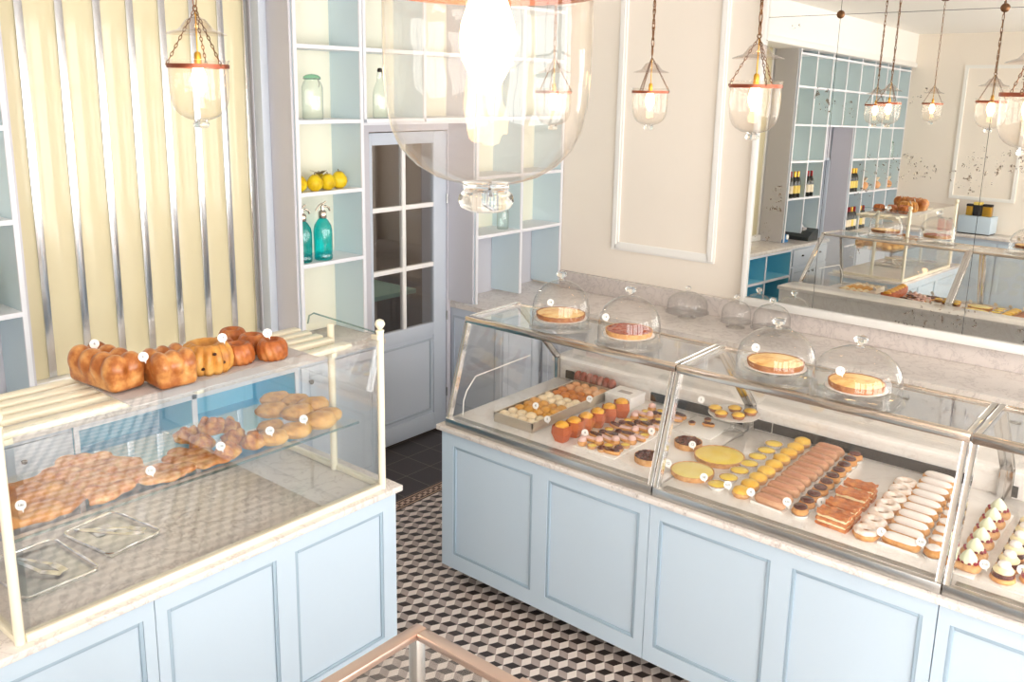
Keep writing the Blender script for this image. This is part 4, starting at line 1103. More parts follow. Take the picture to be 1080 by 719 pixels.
def lemlet():
    r = thing('lemon_tartlet', 'x', 'tart', (0, 0, 0), 'lemon tartlets in white paper')
    def f(t, rr, z): return rr * (1 + .03 * math.sin(14 * t)) if rr > .03 else rr + 1e-6
    B().lathe([(0, 0), (.030, 0), (.046, .020), (.0445, .020), (.030, .003)], (0, 0, 0), 84, f).build('paper_case', PAPER, r, smooth=20)
    B().lathe([(0, .003), (.030, .003), (.0425, .021), (.040, .022), (.038, .016)], (0, 0, 0), 24).build('shell', CRUST, r)
    B().lathe([(.0405, .020), (.028, .026), (0, .028)], (0, 0, 0), 24).build('filling', LEMON, r, smooth=70); return r
kl = Kind(lemlet())
for k, (x, y) in enumerate(((3.119, -2.585), (3.124, -2.485), (3.127, -2.38), (3.124, -2.275), (3.118, -2.17), (3.117, -2.07), (3.109, -1.965))):
    kl.put((x, y, FD), '%s lemon tartlet in white paper, counting from the front of the row' % ORD[k], k, 1.0)
def orcake():
    r = thing('orange_cream_tart', 'x', 'tart', (0, 0, 0), 'orange cream tarts in a row')
    B().lathe([(0, 0), (.034, 0), (.042, .014), (.040, .022), (.036, .024)], (0, 0, 0), 24).build('base', CRUST, r)
    B().blob((0, 0, .024), (.040, .040, .020), 3, .10, 2.4).build('top', ORANGE, r); return r
ko = Kind(orcake())
for k in range(9):
    y = -2.585 + k * .092
    ko.put((3.236 - .0035 * k, y, FD), '%s orange cream tart, counting from the front of the row' % ORD[k], k * 1.3, 1.0)
def eclair(icing, name, group, L=.145, body=None, iw=.0225):
    r = thing(name, 'x', 'eclair', (0, 0, 0), group)
    h = L / 2
    b = B(); b.prism([(-h - .004, -.030), (h + .004, -.030), (h + .004, .030), (-h - .004, .030)], 0, .0012)
    b.quad((-h - .004, -.030, 0), (h + .004, -.030, 0), (h + .002, -.034, .014), (-h - .002, -.034, .014)); b.quad((-h - .004, .030, 0), (h + .004, .030, 0), (h + .002, .034, .014), (-h - .002, .034, .014))
    b.build('paper_case', PAPER, r, smooth=0)
    B().capsule((-h, 0, .022), (h, 0, .022), .0265, .95, 14, 12, squash=-.019).build('choux', body or CHOUX, r, smooth=60)
    B().capsule((-h + .006, 0, .030), (h - .006, 0, .030), iw, 1.0, 14, 12, squash=-.002).build('icing', icing, r, smooth=60); return r
ke = Kind(eclair(COFFEE, 'coffee_eclair', 'coffee eclairs in a row', body=TAN, iw=.0215))
for k in range(11):
    t = k / 10
    ke.put((3.372 - .022 * t, -2.595 + .735 * t, FD), '%s coffee-iced eclair, counting from the front of the row' % ORD[k], -.06 + random.uniform(-.05, .05), (1.0 + random.uniform(-.03, .03), 1.0, 1.0 + random.uniform(-.05, .08)))
def chpuff():
    r = thing('chocolate_choux_bun', 'x', 'choux bun', (0, 0, 0), 'chocolate choux buns in a row')
    B().lathe([(0, 0), (.032, 0), (.041, .012), (.0395, .013), (.030, .003)], (0, 0, 0), 24).build('paper_case', PAPER, r)
    B().blob((0, 0, .022), (.035, .035, .021), 3, .08, 2, flat=-.9).build('choux', CHOUX, r)
    B().blob((0, 0, .041), (.029, .029, .011), 3, .05, 2).build('icing', CHOCO, r); return r
kc = Kind(chpuff())
for k in range(10):
    t = k / 9
    kc.put((3.503 - .03 * t, -2.592 + .73 * t, FD), '%s chocolate choux bun, counting from the front of the row' % ORD[k], k, 1.0)
def millefeuille():
    r = thing('puff_pastry_slice', 'x', 'pastry', (0, 0, 0), 'puff pastry slices')
    for k, z in enumerate((0, .024, .048)):
        b = B(); b.box(-.064, .064, -.036, .036, z, z + .013)
        bmesh.ops.subdivide_edges(b.bm, edges=b.bm.edges[:], cuts=9, use_grid_fill=True)
        for v in b.bm.verts: v.co += Vector((noise.noise(v.co * 60), noise.noise(v.co * 60 + Vector((9, 0, 0))), noise.noise(v.co * 55 + Vector((0, 9, k * 3))) * 1.5)) * (.006 if k == 2 else .0035)
        b.build('pastry_layer', PUFF, r, smooth=50)
    for z in (.012, .036): B().box(-.060, .060, -.033, .033, z, z + .013, .003).build('cream_layer', VANIL, r)
    return r
km = Kind(millefeuille())
for k, (x, y) in enumerate(((3.645, -2.585), (3.642, -2.485), (3.632, -2.345), (3.628, -2.24))):
    km.put((x, y, FD), '%s caramelised puff pastry slice, counting from the front' % ORD[k], -.08 + .05 * k, 1.0)
def pbrest():
    r = thing('choux_ring', 'x', 'choux ring', (0, 0, 0), 'sugared choux rings in a row')
    def f(t, rr, z): return rr * (1 + .025 * math.sin(8 * t))
    B().lathe([(.016, .006), (.022, 0), (.044, 0), (.052, .012), (.048, .022), (.020, .022)], (0, 0, 0), 40, f, closed=True).build('base', CHOUX, r, smooth=60)
    B().lathe([(.015, .026), (.020, .021), (.046, .021), (.050, .027), (.044, .037), (.033, .041), (.021, .037)], (0, 0, 0), 40, f, closed=True).build('sugared_top', SUGAR, r, smooth=60)
    return r
kp = Kind(pbrest())
for k, (x, y) in enumerate(((3.775, -2.592), (3.772, -2.492), (3.770, -2.395), (3.767, -2.30), (3.765, -2.205), (3.76, -2.11), (3.753, -2.015))):
    kp.put((x, y, FD), '%s sugared choux ring, counting from the front of the row' % ORD[k], k, 1.0)
kw = Kind(eclair(WICING, 'white_eclair', 'white iced eclairs in a row', .15, iw=.0245))
for k in range(10):
    t = k / 9
    kw.put((3.908 - .05 * t, -2.592 + .725 * t, FD), '%s white-iced eclair, counting from the front of the row' % ORD[k], -.05, 1.0)
def salambo():
    r = thing('white_choux_bun', 'x', 'choux bun', (0, 0, 0), 'white iced choux buns in a row')
    B().lathe([(0, 0), (.030, 0), (.039, .012), (.0375, .013), (.028, .003)], (0, 0, 0), 24).build('paper_case', PAPER, r)
    B().blob((0, 0, .022), (.034, .034, .022), 3, .14, 3, flat=-.9).build('choux', CHOUX, r)
    B().blob((0, 0, .042), (.027, .027, .009), 3, .05, 2).build('icing', WICING, r); return r
ks = Kind(salambo())
for k, (x, y) in enumerate(((4.026, -2.588), (4.018, -2.498), (4.01, -2.41), (4.002, -2.325), (3.994, -2.24), (3.985, -2.155), (3.977, -2.07))):
    ks.put((x, y, FD), '%s white-iced choux bun, counting from the front of the row' % ORD[k], k, 1.0)
# right-hand display
tag(B().box(4.118, 4.185, -2.66, -1.99, FD, FD + .004, .001).build('cake_board', PAPER), 'narrow white board under the green cream tarts', 'board')
tray_plate(4.20, 4.42, -2.66, -1.90, 'marble_tile', 'white serving slab under the filled choux towers', DECK, .005)
def gtart():
    r = thing('green_cream_tart', 'x', 'tart', (0, 0, 0), 'green cream tarts in a row')
    B().capsule((-.048, 0, .016), (.048, 0, .016), .037, .55, 16, 12, squash=-.0155).build('shell', CRUST, r, smooth=60)
    b = B(); rnd = random.Random(3)
    for k in range(10):
        a = k * .63; b.blob((.034 * math.cos(a), .024 * math.sin(a), .036), (.009, .009, .008), 1)
    b.build('berries', BERRY, r, smooth=60)
    def f(t, rr, z): return rr * (1 + .14 * abs(math.sin(4 * t + z * 60)))
    B().lathe([(.026, .032), (.029, .042), (.024, .054), (.017, .066), (.008, .077), (.001, .083)], (0, 0, 0), 40, f).build('cream', PISTA, r, smooth=60); return r
kg = Kind(gtart())
for k in range(6):
    t = k / 5
    kg.put((4.150 - .015 * t, -2.60 + .55 * t, FD + .0045), '%s green cream tart, counting from the front of the row' % ORD[k], -.05, 1.0)
def tower(fillm, top):
    r = thing('filled_choux_tower', 'x', 'pastry', (0, 0, 0), 'filled choux towers')
    B().lathe([(0, 0), (.038, 0), (.044, .006), (.042, .014), (.036, .020), (0, .020)], (0, 0, 0), 26).build('base', CHOUX, r, smooth=60)
    B().lathe([(0, .019), (.038, .019), (.040, .026), (.037, .036), (0, .036)], (0, 0, 0), 26).build('filling', fillm, r, smooth=60)
    B().lathe([(0, .035), (.034, .035), (.036, .043), (.026, .054), (0, .058)], (0, 0, 0), 26).build('lid', VANIL, r, smooth=60)
    B().blob((0, 0, .062), (.022, .022, .015), 3, .06, 2).build('icing', top, r); return r
kt = Kind(tower(CHOCO, WICING))
for k in range(6):
    t = k / 5
    kt.put((4.268 - .006 * t, -2.60 + .49 * t, FD + .0055), '%s filled choux tower, counting from the front of the row' % ORD[k], k, 1.0)
kt2 = Kind(tower(BERRY, WICING))
for k, (x, y) in enumerate(((4.355, -2.545), (4.352, -2.45), (4.35, -2.35), (4.348, -2.25))):
    kt2.put((x, y, FD + .0055), '%s berry-filled choux tower at the picture edge, counting from the front' % ORD[k], k, 1.0)
for t_, p, l in (('8', (1.995, -2.47, 1.035), 'round white price tag standing in the biscuit tray'), ('5', (2.14, -2.555, 1.02), 'round white price tag between the biscuit tray and the front terracotta cake'), ('3,50', (2.16, -2.21, 1.045), 'round white price tag beside the rear terracotta cakes'),
                 ('4', (2.37, -2.545, 1.005), 'round white price tag on the left edge of the petit four board'), ('4', (2.60, -2.29, 1.0), 'round white price tag at the right of the petit four board'), ('12', (2.85, -2.325, 1.008), 'round white price tag in the chocolate tart behind the joint'),
                 ('12', (2.868, -2.585, 1.0), 'round white price tag just right of the display joint, beside the lemon tart'), ('18', (3.065, -2.61, 1.0), 'round white price tag at the right of the medium lemon tart'), ('4,20', (3.182, -2.612, 1.0), 'round white price tag at the front lemon tartlet'),
                 ('4', (3.29, -2.612, 1.0), 'round white price tag at the front orange cream tart'), ('5', (2.715, -2.0, 1.12), 'round white price tag behind the glass cake stand'), ('4,50', (3.452, -2.612, 1.008), 'round white price tag between the eclairs and the chocolate choux buns'),
                 ('4', (3.555, -2.50, 1.0), 'round white price tag behind the front chocolate choux buns'), ('5', (3.835, -2.60, 1.0), 'round white price tag between the choux rings and the white eclairs'), ('4,50', (3.982, -2.60, 1.01), 'round white price tag between the white eclairs and white choux buns'),
                 ('3,50', (4.205, -2.60, 1.0), 'round white price tag between the green tarts and the choux towers'), ('5', (4.318, -2.55, 1.0), 'round white price tag at the berry-filled towers')):
    ptag(t_, p, l, .35)

# ------------------------------------------------------------------ glass cloches
def dome(R, H, c):
    p = [(R, 0), (R * 1.0, H * .30), (R * .985, H * .45), (R * .93, H * .60), (R * .82, H * .74), (R * .62, H * .87), (R * .36, H * .96), (R * .12, H)]
    return B().lathe([(q[0], q[1]) for q in p], c, 40)
def knob(H, c, r=.026):
    return B().lathe([(.016, H - .002), (.011, H + .006), (.012, H + .012), (r, H + .022), (r * 1.05, H + .032), (r * .8, H + .042), (r * .3, H + .046), (0, H + .044)], c, 20)
TZ = 1.4885
def cloche(x, y, label, R, H, tR, stand=.042):
    r = thing('glass_cloche', label, 'cloche', (x, y, TZ), 'glass cloches with tarts')
    pr = tR + .016
    B().lathe([(0, 0), (R + .008, 0), (R + .014, .003), (R + .008, .006), (.05, .006), (.022, .012), (.018, stand - .012), (.05, stand - .005), (pr, stand - .002), (pr + .003, stand + .001), (pr, stand + .003), (0, stand + .002)], (x, y, TZ), 40).build('stand', CLOCHE, r, smooth=60)
    o = dome(R, H + stand - .006, (x, y, TZ + .0065)).build('dome', CLOCHE, r, smooth=80)
    knob(H + stand - .006, (x, y, TZ + .0065)).build('knob', SOLIDG, o, smooth=80)
    B().lathe([(0, stand + .0035), (pr - .012, stand + .0035), (pr - .004, stand + .006), (pr - .014, stand + .006), (0, stand + .0055)], (x, y, TZ), 40).build('doily', PAPER, r)
    return TZ + stand + .0065
def ctart(x, y, z, fill, crust, label, R=.088, topping=None):
    tart(R, .024, fill, crust, 'cloche_tart', label, (x, y, z), topping, flute=20, dome=.004)
for (x, y, cl, fill, crust, tl, top, tp, ttx, cR, cH, tR) in (
    (2.12, -2.44, 'glass cloche over a custard tart, leftmost on the displays', FLAN, CRUSTD, 'baked custard tart under the leftmost glass cloche', None, (2.045, -2.43, 1.60), '18', .148, .20, .125),
    (2.555, -2.475, 'glass cloche over a nut tart, second from the left on the displays', PECAN, CRUST, 'red-brown nut tart under the second glass cloche', PECAN, (2.425, -2.485, 1.585), '18', .150, .195, .112),
    (3.295, -2.475, 'glass cloche over a custard tart, second from the right on the displays', FLAN, CRUSTD, 'baked custard tart under the second glass cloche from the right', None, (3.20, -2.475, 1.598), '18', .165, .172, .118),
    (3.655, -2.52, 'glass cloche over a custard tart, rightmost on the displays', FLAN, CRUSTD, 'baked custard tart under the rightmost glass cloche', None, (3.60, -2.56, 1.60), '18', .172, .172, .108)):
    z = cloche(x, y, cl, cR, cH, tR)
    ctart(x, y, z, fill, crust, tl, R=tR, topping=top)
    if ttx: ptag(ttx, (tp[0], tp[1], max(tp[2], z + .062)), 'white price tag in the %s' % tl, .5)
# empty cloches on the back worktop
for (x, y, R, H, lab) in ((1.63, -.20, .15, .15, 'low empty glass cloche on the back worktop, leftmost of three'), (2.03, -.21, .105, .15, 'small empty glass cloche on the back worktop, below the mirror corner'), (2.30, -.22, .13, .17, 'empty glass cloche on the back worktop behind the tall cloche')):
    r = thing('empty_cloche', lab, 'cloche', (x, y, 1.032), 'empty cloches on the back worktop')
    B().lathe([(0, .006), (.06, .004), (.066, 0), (.068, .004), (.02, .016), (.016, .03), (.05, .038), (R + .012, .044), (R + .012, .048), (0, .046)], (x, y, 1.0325), 36).build('stand', CLOCHE, r, smooth=60)
    o = dome(R, H, (x, y, 1.0805)).build('dome', CLOCHE, r, smooth=80); knob(H, (x, y, 1.0805), .021).build('knob', SOLIDG, o, smooth=80)

# ------------------------------------------------------------------ pendant lamps
def lamp_proto():
    D = 1.0     # modelled with a bowl one unit across, scaled on placing; origin at the copper band
    r = thing('bell_jar_lamp', 'x', 'lamp', (0, 0, 0), 'hanging bell jar lamps')
    g = [(.520, .10), (.497, .05), (.490, 0), (.490, -.22), (.488, -.40), (.478, -.53), (.455, -.64), (.41, -.735), (.34, -.81), (.25, -.865), (.16, -.893), (.105, -.90)]
    B().lathe(g, (0, 0, 0), 44).build('bowl', LAMPG, r, smooth=80)
    B().lathe([(0, -.885), (.10, -.892), (.112, -.90), (.108, -.935), (.130, -.955), (.136, -.985), (.122, -1.015), (.08, -1.035), (.0, -1.04)], (0, 0, 0), 28).build('finial', SOLIDG, r, smooth=80)
    B().lathe([(.500, -.035), (.512, -.033), (.512, .033), (.500, .035)], (0, 0, 0), 44, closed=True).build('band', COPPER, r)
    B().lathe([(.520, .098), (.526, .10), (.520, .104)], (0, 0, 0), 44, closed=True).build('rim', CLOCHE, r, smooth=80)
    B().lathe([(.50, .52), (.47, .545), (.38, .575), (.30, .60), (.24, .66), (.17, .76), (.08, .80), (.03, .81)], (0, 0, 0), 36).build('smoke_bell', SMOKE, r, smooth=80)
    for k in range(3):
        a = 2 * PI * k / 3 + .5
        p, q = Vector((.515 * math.cos(a), .515 * math.sin(a), .02)), Vector((.02 * math.cos(a), .02 * math.sin(a), .90))
        b = B(); n = 13
        for i in range(n):
            c = p.lerp(q, (i + .5) / n); d = (q - p).normalized(); s = d.orthogonal() if i % 2 else d.cross(d.orthogonal()); s.normalize()
            h = (q - p).length / n * .62
            b.tube([c + d * h * math.cos(t) + s * .020 * math.sin(t) for t in [2 * PI * j / 8 for j in range(8)]], .0075, 5, True)
        b.blob(p, (.022, .022, .03), 1).build('chain', BRONZE, r)
    B().tube([(.045 * math.cos(t), 0, .945 + .045 * math.sin(t)) for t in [2 * PI * j / 14 for j in range(14)]], .012, 6, True).build('ring', BRONZE, r)
    B().tube([(0, 0, .90), (0, 0, .241)], .012, 8).build('flex', FOILG, r)
    B().lathe([(0, .24), (.035, .24), (.055, .20), (.06, .04), (.05, .022), (0, .021)], (0, 0, 0), 16).build('socket', FOILG, r)
    B().lathe([(0, .03), (.06, .02), (.085, -.04), (.125, -.16), (.134, -.24), (.122, -.32), (.088, -.39), (.066, -.43), (.062, -.475), (0, -.48)], (0, 0, 0), 24).build('bulb', BULB, r, smooth=80)
    return r
LP = Kind(lamp_proto())
for (x, y, z, D, lab) in ((1.824, -4.236, 2.731, .208, 'clear bell jar lamp in front of the yellow panels'), (2.228, -1.852, 2.671, .19, 'small distant bell jar lamp in front of the wall moulding'), (1.945, -2.321, 2.662, .183, 'bell jar lamp seen through the big foreground lamp'),
                          (2.941, -2.112, 2.705, .233, 'bell jar lamp beside the left edge of the mirror'), (4.066, -2.148, 2.685, .22, 'bell jar lamp cut by the right picture edge'), (4.164, -5.335, 2.766, .212, 'large foreground bell jar lamp at the top centre')):
    o = LP.put((x, y, z), lab, x, D)
    zt = .95 * D + .03 * D
    b = B(); n = max(4, int((RH - z - zt) / .045)); h = (RH - z - zt - .02) / n
    for i in range(n):
        c = Vector((x, y, z + zt + h * (i + .5))); s = Vector((1, 0, 0)) if i % 2 else Vector((0, 1, 0))
        b.tube([c + Vector((0, 0, h * .60 * math.cos(t))) + s * .0075 * math.sin(t) for t in [2 * PI * j / 8 for j in range(8)]], .0022, 5, True)
    c = b.build('hanging_chain', BRONZE, at=(0, 0, 0)); c.parent = o
    rm = B().lathe([(0, RH - .03), (.03, RH - .028), (.05, RH - .01), (.052, RH - .001), (0, RH - .001)], (x, y, 0), 18).build('ceiling_rose', BRONZE, at=(0, 0, 0)); rm.parent = o
    inv = (Matrix.Translation((x, y, z)) @ Matrix.Rotation(x, 4, 'Z') @ Matrix.Scale(D, 4)).inverted()
    for q in (c, rm): q.matrix_basis = inv

# ------------------------------------------------------------------ things on the wall shelves
def fruit():
    r = thing('quince', 'x', 'fruit', (0, 0, 0), 'yellow quinces on the shelf')
    B().lathe([(0, .004), (.018, .001), (.036, .016), (.044, .038), (.040, .058), (.026, .078), (.014, .088), (.006, .086), (0, .083)], (0, 0, 0), 24, lambda t, rr, z: rr * (1 + .035 * math.sin(3 * t + 1)) + 1e-6).build('body', FRUIT, r, smooth=80)
    B().tube([(0, 0, .083), (.004, 0, .10)], .0025, 6).build('stalk', LEAF, r); return r
kf = Kind(fruit()); SZ = 2.0305
for x, y, s, l in ((.22, -2.615, 1.0, 'yellow quince at the left end of the shelf'), (.245, -2.52, 1.05, 'yellow quince second from the left on the shelf'), (.245, -2.42, 1.05, 'yellow quince in the middle of the shelf, below the dry leaves'), (.13, -2.395, 1.0, 'yellow quince half hidden at the back of the shelf'), (.215, -2.305, 1.12, 'yellow quince at the right end of the shelf')):
    kf.put((x, y, SZ), l, y * 9, s * 1.1)
lf = B()
for k, (a, t) in enumerate(((.3, .5), (1.6, .7), (2.8, .4), (4.2, .8))):
    p = Vector((.19, -2.44, SZ + .095)); d = Vector((math.cos(a), math.sin(a), t)).normalized(); s = d.cross(Vector((0, 0, 1))).normalized()
    pts = [p + d * u * .075 + Vector((0, 0, -.02 * u * u)) for u in (0, .3, .6, 1)]; ws = (.004, .018, .016, .001)
    for i in range(3): lf.quad(pts[i] + s * ws[i], pts[i] - s * ws[i], pts[i + 1] - s * ws[i + 1], pts[i + 1] + s * ws[i + 1])
lfo = lf.build('dry_leaf_sprig', LEAF, smooth=0); tag(lfo, 'sprig of dry leaves lying on the yellow quinces', 'leaves')
sm = lfo.modifiers.new('thickness', 'SOLIDIFY'); sm.thickness = .001
def siphon():
    r = thing('soda_siphon', 'x', 'bottle', (0, 0, 0), 'teal soda siphons on the shelf')
    B().lathe([(0, 0), (.052, 0), (.057, .006), (.057, .030), (.054, .036), (.057, .045), (.058, .18), (.052, .215), (.034, .245), (.022, .258), (.020, .268)], (0, 0, 0), 30).build('bottle', TEALG, r, smooth=70)
    B().lathe([(.0, .258), (.023, .258), (.026, .262), (.026, .298), (.020, .304), (.012, .308), (.012, .335), (0, .338)], (0, 0, 0), 20).tube([(0, 0, .325), (0, .028, .332), (0, .055, .318), (0, .062, .300)], .007, 8).build('head', NICKEL, r, smooth=50)
    B().tube([(0, 0, .338), (0, -.006, .350), (0, -.035, .334), (0, -.055, .310)], .005, 8).tube([(0, .0, .345), (0, .03, .358)], .006, 8).build('lever', NICKEL, r, smooth=50); return r
kz = Kind(siphon())
kz.put((.20, -2.592, 1.584), 'teal glass soda siphon at the left, against the shelf upright', .1, 1.0)
kz.put((.215, -2.445, 1.584), 'teal glass soda siphon at the right, with its whole body showing', .1, 1.03)
def jar(H=.24, R=.056):
    r = thing('preserving_jar', 'x', 'jar', (0, 0, 0), 'clip-top glass jars')
    B().lathe([(0, .0), (R, 0), (R + .003, .006), (R + .003, H * .70), (R * .9, H * .80), (R * .72, H * .86), (R * .74, H * .88)], (0, 0, 0), 28).build('body', GREENG, r, smooth=70)
    B().lathe([(R * .80, H * .87), (R * .86, H * .88), (R * .86, H * .93), (R * .6, H * .97), (0, H)], (0, 0, 0), 28).build('lid', LIDG, r, smooth=60)
    B().lathe([(R * .88, H * .885), (R * .90, H * .89), (R * .88, H * .90)], (0, 0, 0), 24, closed=True).tube([(R * .9, 0, H * .89), (R * 1.15, 0, H * .78), (R * 1.05, 0, H * .70)], .002, 5).build('clip', STEELD, r); return r
kj = Kind(jar())
kj.put((.20, -2.485, 2.469), 'clear clip-top jar on the shelf above the yellow quinces', 0, (1.1, 1.1, 1.15))
kj.put((.20, fc[0] - .09, 2.469), 'clear clip-top jar in the first far bay, seen in the mirror', 0, 1.05)
kj.put((.20, fc[3] - .1, 2.469), 'clear clip-top jar over the far doorway, seen in the mirror', 0, 1.05)
kj.put((.20, fc[7] - .2, 2.031), 'clear clip-top jar in the last far bay, seen in the mirror', 0, 1.0)
kj.put((.17, -.62, 1.584), 'green-based clip-top jar on the shelf right of the glazed door', 0, .8)
def swing():
    r = thing('swing_top_bottle', 'x', 'bottle', (0, 0, 0), 'swing-top glass bottles')
    B().lathe([(0, 0), (.042, 0), (.045, .006), (.045, .13), (.040, .17), (.020, .22), (.016, .27), (.018, .275)], (0, 0, 0), 26).build('body', GREENG, r, smooth=70)
    B().lathe([(.0, .272), (.014, .272), (.016, .285), (.010, .295), (0, .297)], (0, 0, 0), 16).tube([(.018, 0, .25), (.022, 0, .27), (.012, 0, .29)], .002, 5).build('stopper', DARKM, r); return r
kb = Kind(swing())
kb.put((.20, -1.93, 2.469), 'swing-top bottle on the shelf over the glazed door', 0, 1.1)
kb.put((.20, fc[1] - .1, 2.031), 'swing-top bottle beside the far doorway, seen in the mirror', 0, 1.05)
def wine(label_m, foil, gm):
    r = thing('wine_bottle', 'x', 'bottle', (0, 0, 0), 'wine bottles on the far shelves')
    B().lathe([(0, 0), (.036, 0), (.038, .006), (.038, .18), (.030, .215), (.015, .24), (.0145, .28)], (0, 0, 0), 22).build('body', gm, r, smooth=70)
    B().lathe([(.0155, .235), (.0158, .30), (.014, .302), (0, .302)], (0, 0, 0), 18).build('foil', foil, r)
    B().lathe([(.0385, .05), (.0388, .05), (.0388, .14), (.0385, .14)], (0, 0, 0), 22).build('label_band', label_m, r); return r
DGL = paint('dark_bottle_green', (30, 34, 28), .12, coat=.5)
kw1 = Kind(wine(LABELW, FOILR, DGL)); kw2 = Kind(wine(LABELY, FOILG, DGL))
z4, z0 = 1.584, 1.053
for k, (col, dx, dz, kd, l) in enumerate(((0, .08, z4, kw1, 'red-foil wine bottle, nearest the upright in the first far bay'), (0, .19, z4, kw2, 'gold-foil wine bottle in the middle of the first far bay'), (0, .28, z4, kw2, 'gold-foil wine bottle at the right of the first far bay'),
                                      (1, .10, z4, kw1, 'red-foil wine bottle at the left of the second far bay'), (1, .20, z4, kw1, 'red-foil wine bottle at the right of the second far bay'),
                                      (4, .07, z4, kw2, 'gold-foil bottle at the left, just past the far doorway'), (4, .16, z4, kw2, 'gold-foil bottle in the middle, just past the far doorway'), (4, .25, z4, kw2, 'gold-foil bottle at the right, just past the far doorway'),
                                      (4, .07, z0, kw1, 'dark wine bottle on the far worktop, leftmost'), (4, .16, z0, kw1, 'dark wine bottle on the far worktop, second from the left'), (4, .25, z0, kw2, 'dark wine bottle on the far worktop, third from the left'), (4, .34, z0, kw1, 'dark wine bottle on the far worktop, fourth from the left'), (5, .10, z0, kw2, 'dark wine bottle on the far worktop, rightmost but one'), (5, .20, z0, kw1, 'dark wine bottle on the far worktop, rightmost'))):
    kd.put((.235, fc[col] - dx - .06, dz), l, k, 1.05)
def bag():
    r = thing('sweet_bag', 'x', 'bag', (0, 0, 0), 'tied bags of sweets on the far shelf')
    B().blob((0, 0, .05), (.05, .05, .052), 2, .15, 2, flat=-.9).build('bag', PEACHC, r); B().lathe([(.012, .095), (.010, .105), (.035, .15), (.033, .15), (.006, .105)], (0, 0, 0), 14).build('tied_top', LABELW, r); return r
kq = Kind(bag())
for c_, l in ((5, 'first'), (6, 'second'), (7, 'third')):
    for j, dy in enumerate((.14, .30)):
        kq.put((.20, fc[c_] - dy, z4), 'tied bag of orange sweets, %s in the %s of three far bays' % (('left', 'right')[j], l), c_ + j, 1.1)
# till and dispenser on the far worktop
rg = thing('cash_register', 'charcoal cash register on the worktop by the far shelves', 'register', (.25, -4.85, 1.053))
b = B(); b.side([(-4.98, 1.054), (-4.70, 1.054), (-4.70, 1.10), (-4.80, 1.16), (-4.98, 1.19)], 0, .08, .42); b.build('body', REG, rg, smooth=0)
B().box(.12, .30, -4.90, -4.80, 1.165, 1.20, .003).build('keypad', GREYB, rg)
cp = thing('white_card_sign', 'white leaning card on the worktop behind the cash register', 'sign', (.15, -5.1, 1.053)); B().bar((.22, -5.10, 1.054), (.06, -5.10, 1.27), .006, .16, (0, 1, 0)).build('card', PAPER, cp); B().box(.05, .09, -5.12, -5.08, 1.054, 1.2).build('easel', GREYB, cp)
dsp = thing('tape_dispenser', 'bright blue dispenser on the marble worktop under the yellow panels', 'dispenser', (.25, -4.36, 1.053))
b = B(); b.side([(-4.44, 1.054), (-4.28, 1.054), (-4.28, 1.09), (-4.34, 1.11), (-4.38, 1.15), (-4.44, 1.14)], 0, .20, .28); b.build('body', CYAN, dsp, smooth=0)
B().tube([(.19, -4.40, 1.115), (.29, -4.40, 1.115)], .03, 16).build('roll', PAPER, dsp)

# ------------------------------------------------------------------ cabinets along the far wall (seen in the mirror)
c6 = thing('base_cabinet', 'pale blue base cupboards along the far panelled wall, seen in the mirror', 'cabinet', (2.6, -7.75, 0))
B().box(.50, 4.6, RY0 + .004, -7.50, .09, 1.01, .003).build('body', BLUEG, c6)
B().box(.52, 4.58, RY0 + .004, -7.55, 0, .09).build('plinth', BLUEG, c6)
for k in range(6):
    a = .53 + .675 * k; e_ = a + .655; y = -7.50; s_ = .055
    o = B().box(a, a + s_, y, y + .02, .12, .97).box(e_ - s_, e_, y, y + .02, .12, .97).box(a + s_, e_ - s_, y, y + .02, .12, .175).box(a + s_, e_ - s_, y, y + .02, .915, .97).box(a + s_, e_ - s_, y, y + .012, .175, .915).build('door', BLUE, c6)
tag(B().box(.49, 4.62, RY0 + .004, -7.46, 1.012, 1.05, .004).build('worktop', MARB), 'marble worktop along the far panelled wall, seen in the mirror', 'worktop')
bb = thing('coffee_machine', 'pale blue box-shaped machine on the far worktop, seen in the mirror', 'machine', (1.5, -7.75, 1.05))
B().box(1.30, 1.72, -7.95, -7.60, 1.065, 1.30, .006).build('body', BLUE, bb); B().box(1.31, 1.71, -7.94, -7.61, 1.051, 1.065).build('foot', BLACK, bb)
for k, (x0, x1, h, m_, l) in enumerate(((1.36, 1.44, .16, FOILG, 'gold tin standing on the pale blue machine, leftmost'), (1.45, 1.55, .19, BLACK, 'black tin standing on the pale blue machine, middle'), (1.57, 1.68, .17, FOILG, 'gold tin standing on the pale blue machine, rightmost'))):
    r = thing('tea_tin', l, 'tin', ((x0 + x1) / 2, -7.75, 1.30), 'tins on the pale blue machine')
    B().box(x0, x1, -7.80, -7.70, 1.301, 1.30 + h * .8, .004).build('body', m_, r); B().box(x0 - .002, x1 + .002, -7.802, -7.698, 1.30 + h * .8, 1.30 + h, .004).build('lid', BLACK if m_ is FOILG else LABELY, r)
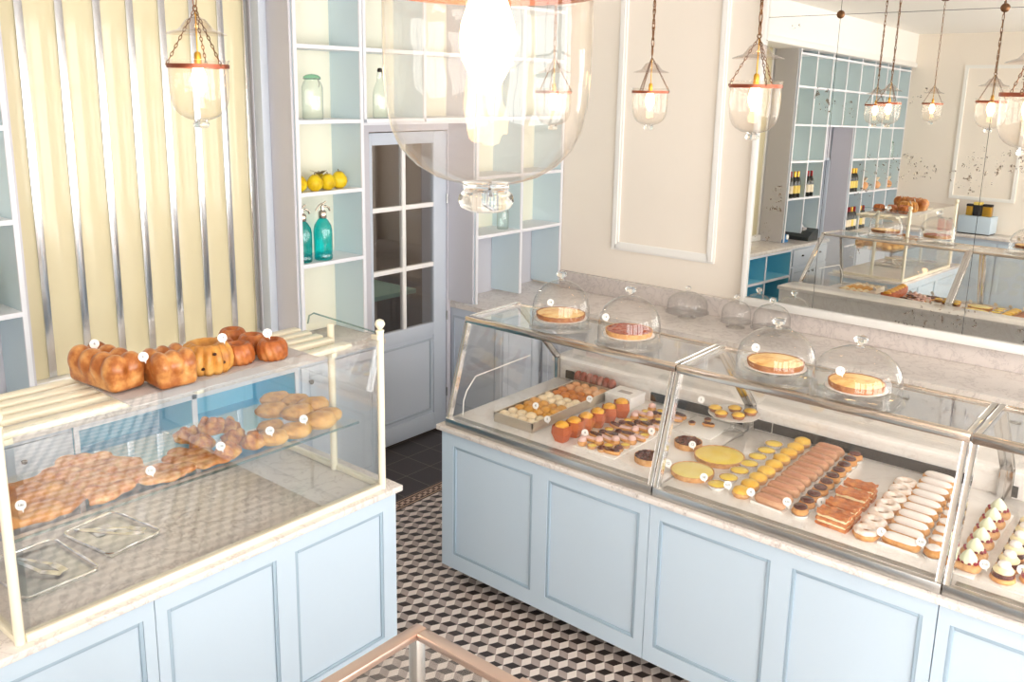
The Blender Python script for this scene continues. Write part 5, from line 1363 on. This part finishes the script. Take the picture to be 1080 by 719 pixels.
for k, x in enumerate((1.06, 1.17)):
    r = thing('red_canister', 'red canister on the far worktop, %s of the pair' % ('left' if k == 0 else 'right'), 'canister', (x, -7.7, 1.05), 'red canisters on the far worktop')
    B().lathe([(0, 0), (.045, 0), (.048, .01), (.048, .15), (.040, .165), (0, .165)], (x, -7.7, 1.051), 22).build('body', REDC, r); B().lathe([(0, .166), (.02, .166), (.02, .19), (0, .195)], (x, -7.7, 1.051), 14).build('lid_knob', BLACK, r)

# ------------------------------------------------------------------ light
bl = bpy.data.lights.new('back_room_fill', 'POINT'); bl.energy = 26; bl.color = (1, .86, .72); bl.shadow_soft_size = .12  # added fill without a lamp, lifts the room behind the glazed door
bo = bpy.data.objects.new('back_room_fill', bl); COL.objects.link(bo); bo.location = (-1.6, -1.3, 2.6)
w = bpy.data.worlds.new('world'); SC.world = w; w.use_nodes = True
nt = w.node_tree; bg = nt.nodes['Background']; bg.inputs[0].default_value = (1.0, .99, .98, 1); bg.inputs[1].default_value = 7.0
for i, (a, c) in enumerate(WIN):
    l = bpy.data.lights.new('window_portal', 'AREA'); l.shape = 'RECTANGLE'; l.size = c - a; l.size_y = WZ[1] - WZ[0]; l.cycles.is_portal = True
    o = bpy.data.objects.new('window_portal', l); COL.objects.link(o); o.location = (RX1 + .11, (a + c) / 2, (WZ[0] + WZ[1]) / 2); o.rotation_euler = (0, PI / 2, 0)
    o.rotation_euler = Matrix(((0, 0, 1), (1, 0, 0), (0, 1, 0))).to_euler()
for i, (a, c) in enumerate(WIN_ADDED):
    l = bpy.data.lights.new('window_portal', 'AREA'); l.shape = 'RECTANGLE'; l.size = c - a; l.size_y = WZ[1] - WZ[0]; l.cycles.is_portal = True
    o = bpy.data.objects.new('window_portal', l); COL.objects.link(o); o.location = ((a + c) / 2, RY0 - .11, (WZ[0] + WZ[1]) / 2)
    o.rotation_euler = Matrix(((1, 0, 0), (0, 0, -1), (0, 1, 0))).to_euler()
SC.cycles.use_denoising = True
SC.cycles.max_bounces = 14; SC.cycles.diffuse_bounces = 6; SC.cycles.glossy_bounces = 6; SC.cycles.transparent_max_bounces = 40; SC.cycles.transmission_bounces = 8
SC.cycles.sample_clamp_indirect = 8.0
SC.cycles.caustics_reflective = False; SC.cycles.caustics_refractive = False
vs = SC.view_settings; vs.view_transform = 'Standard'; vs.look = 'None'; vs.exposure = 0.32; vs.gamma = 1.0; vs.use_curve_mapping = False
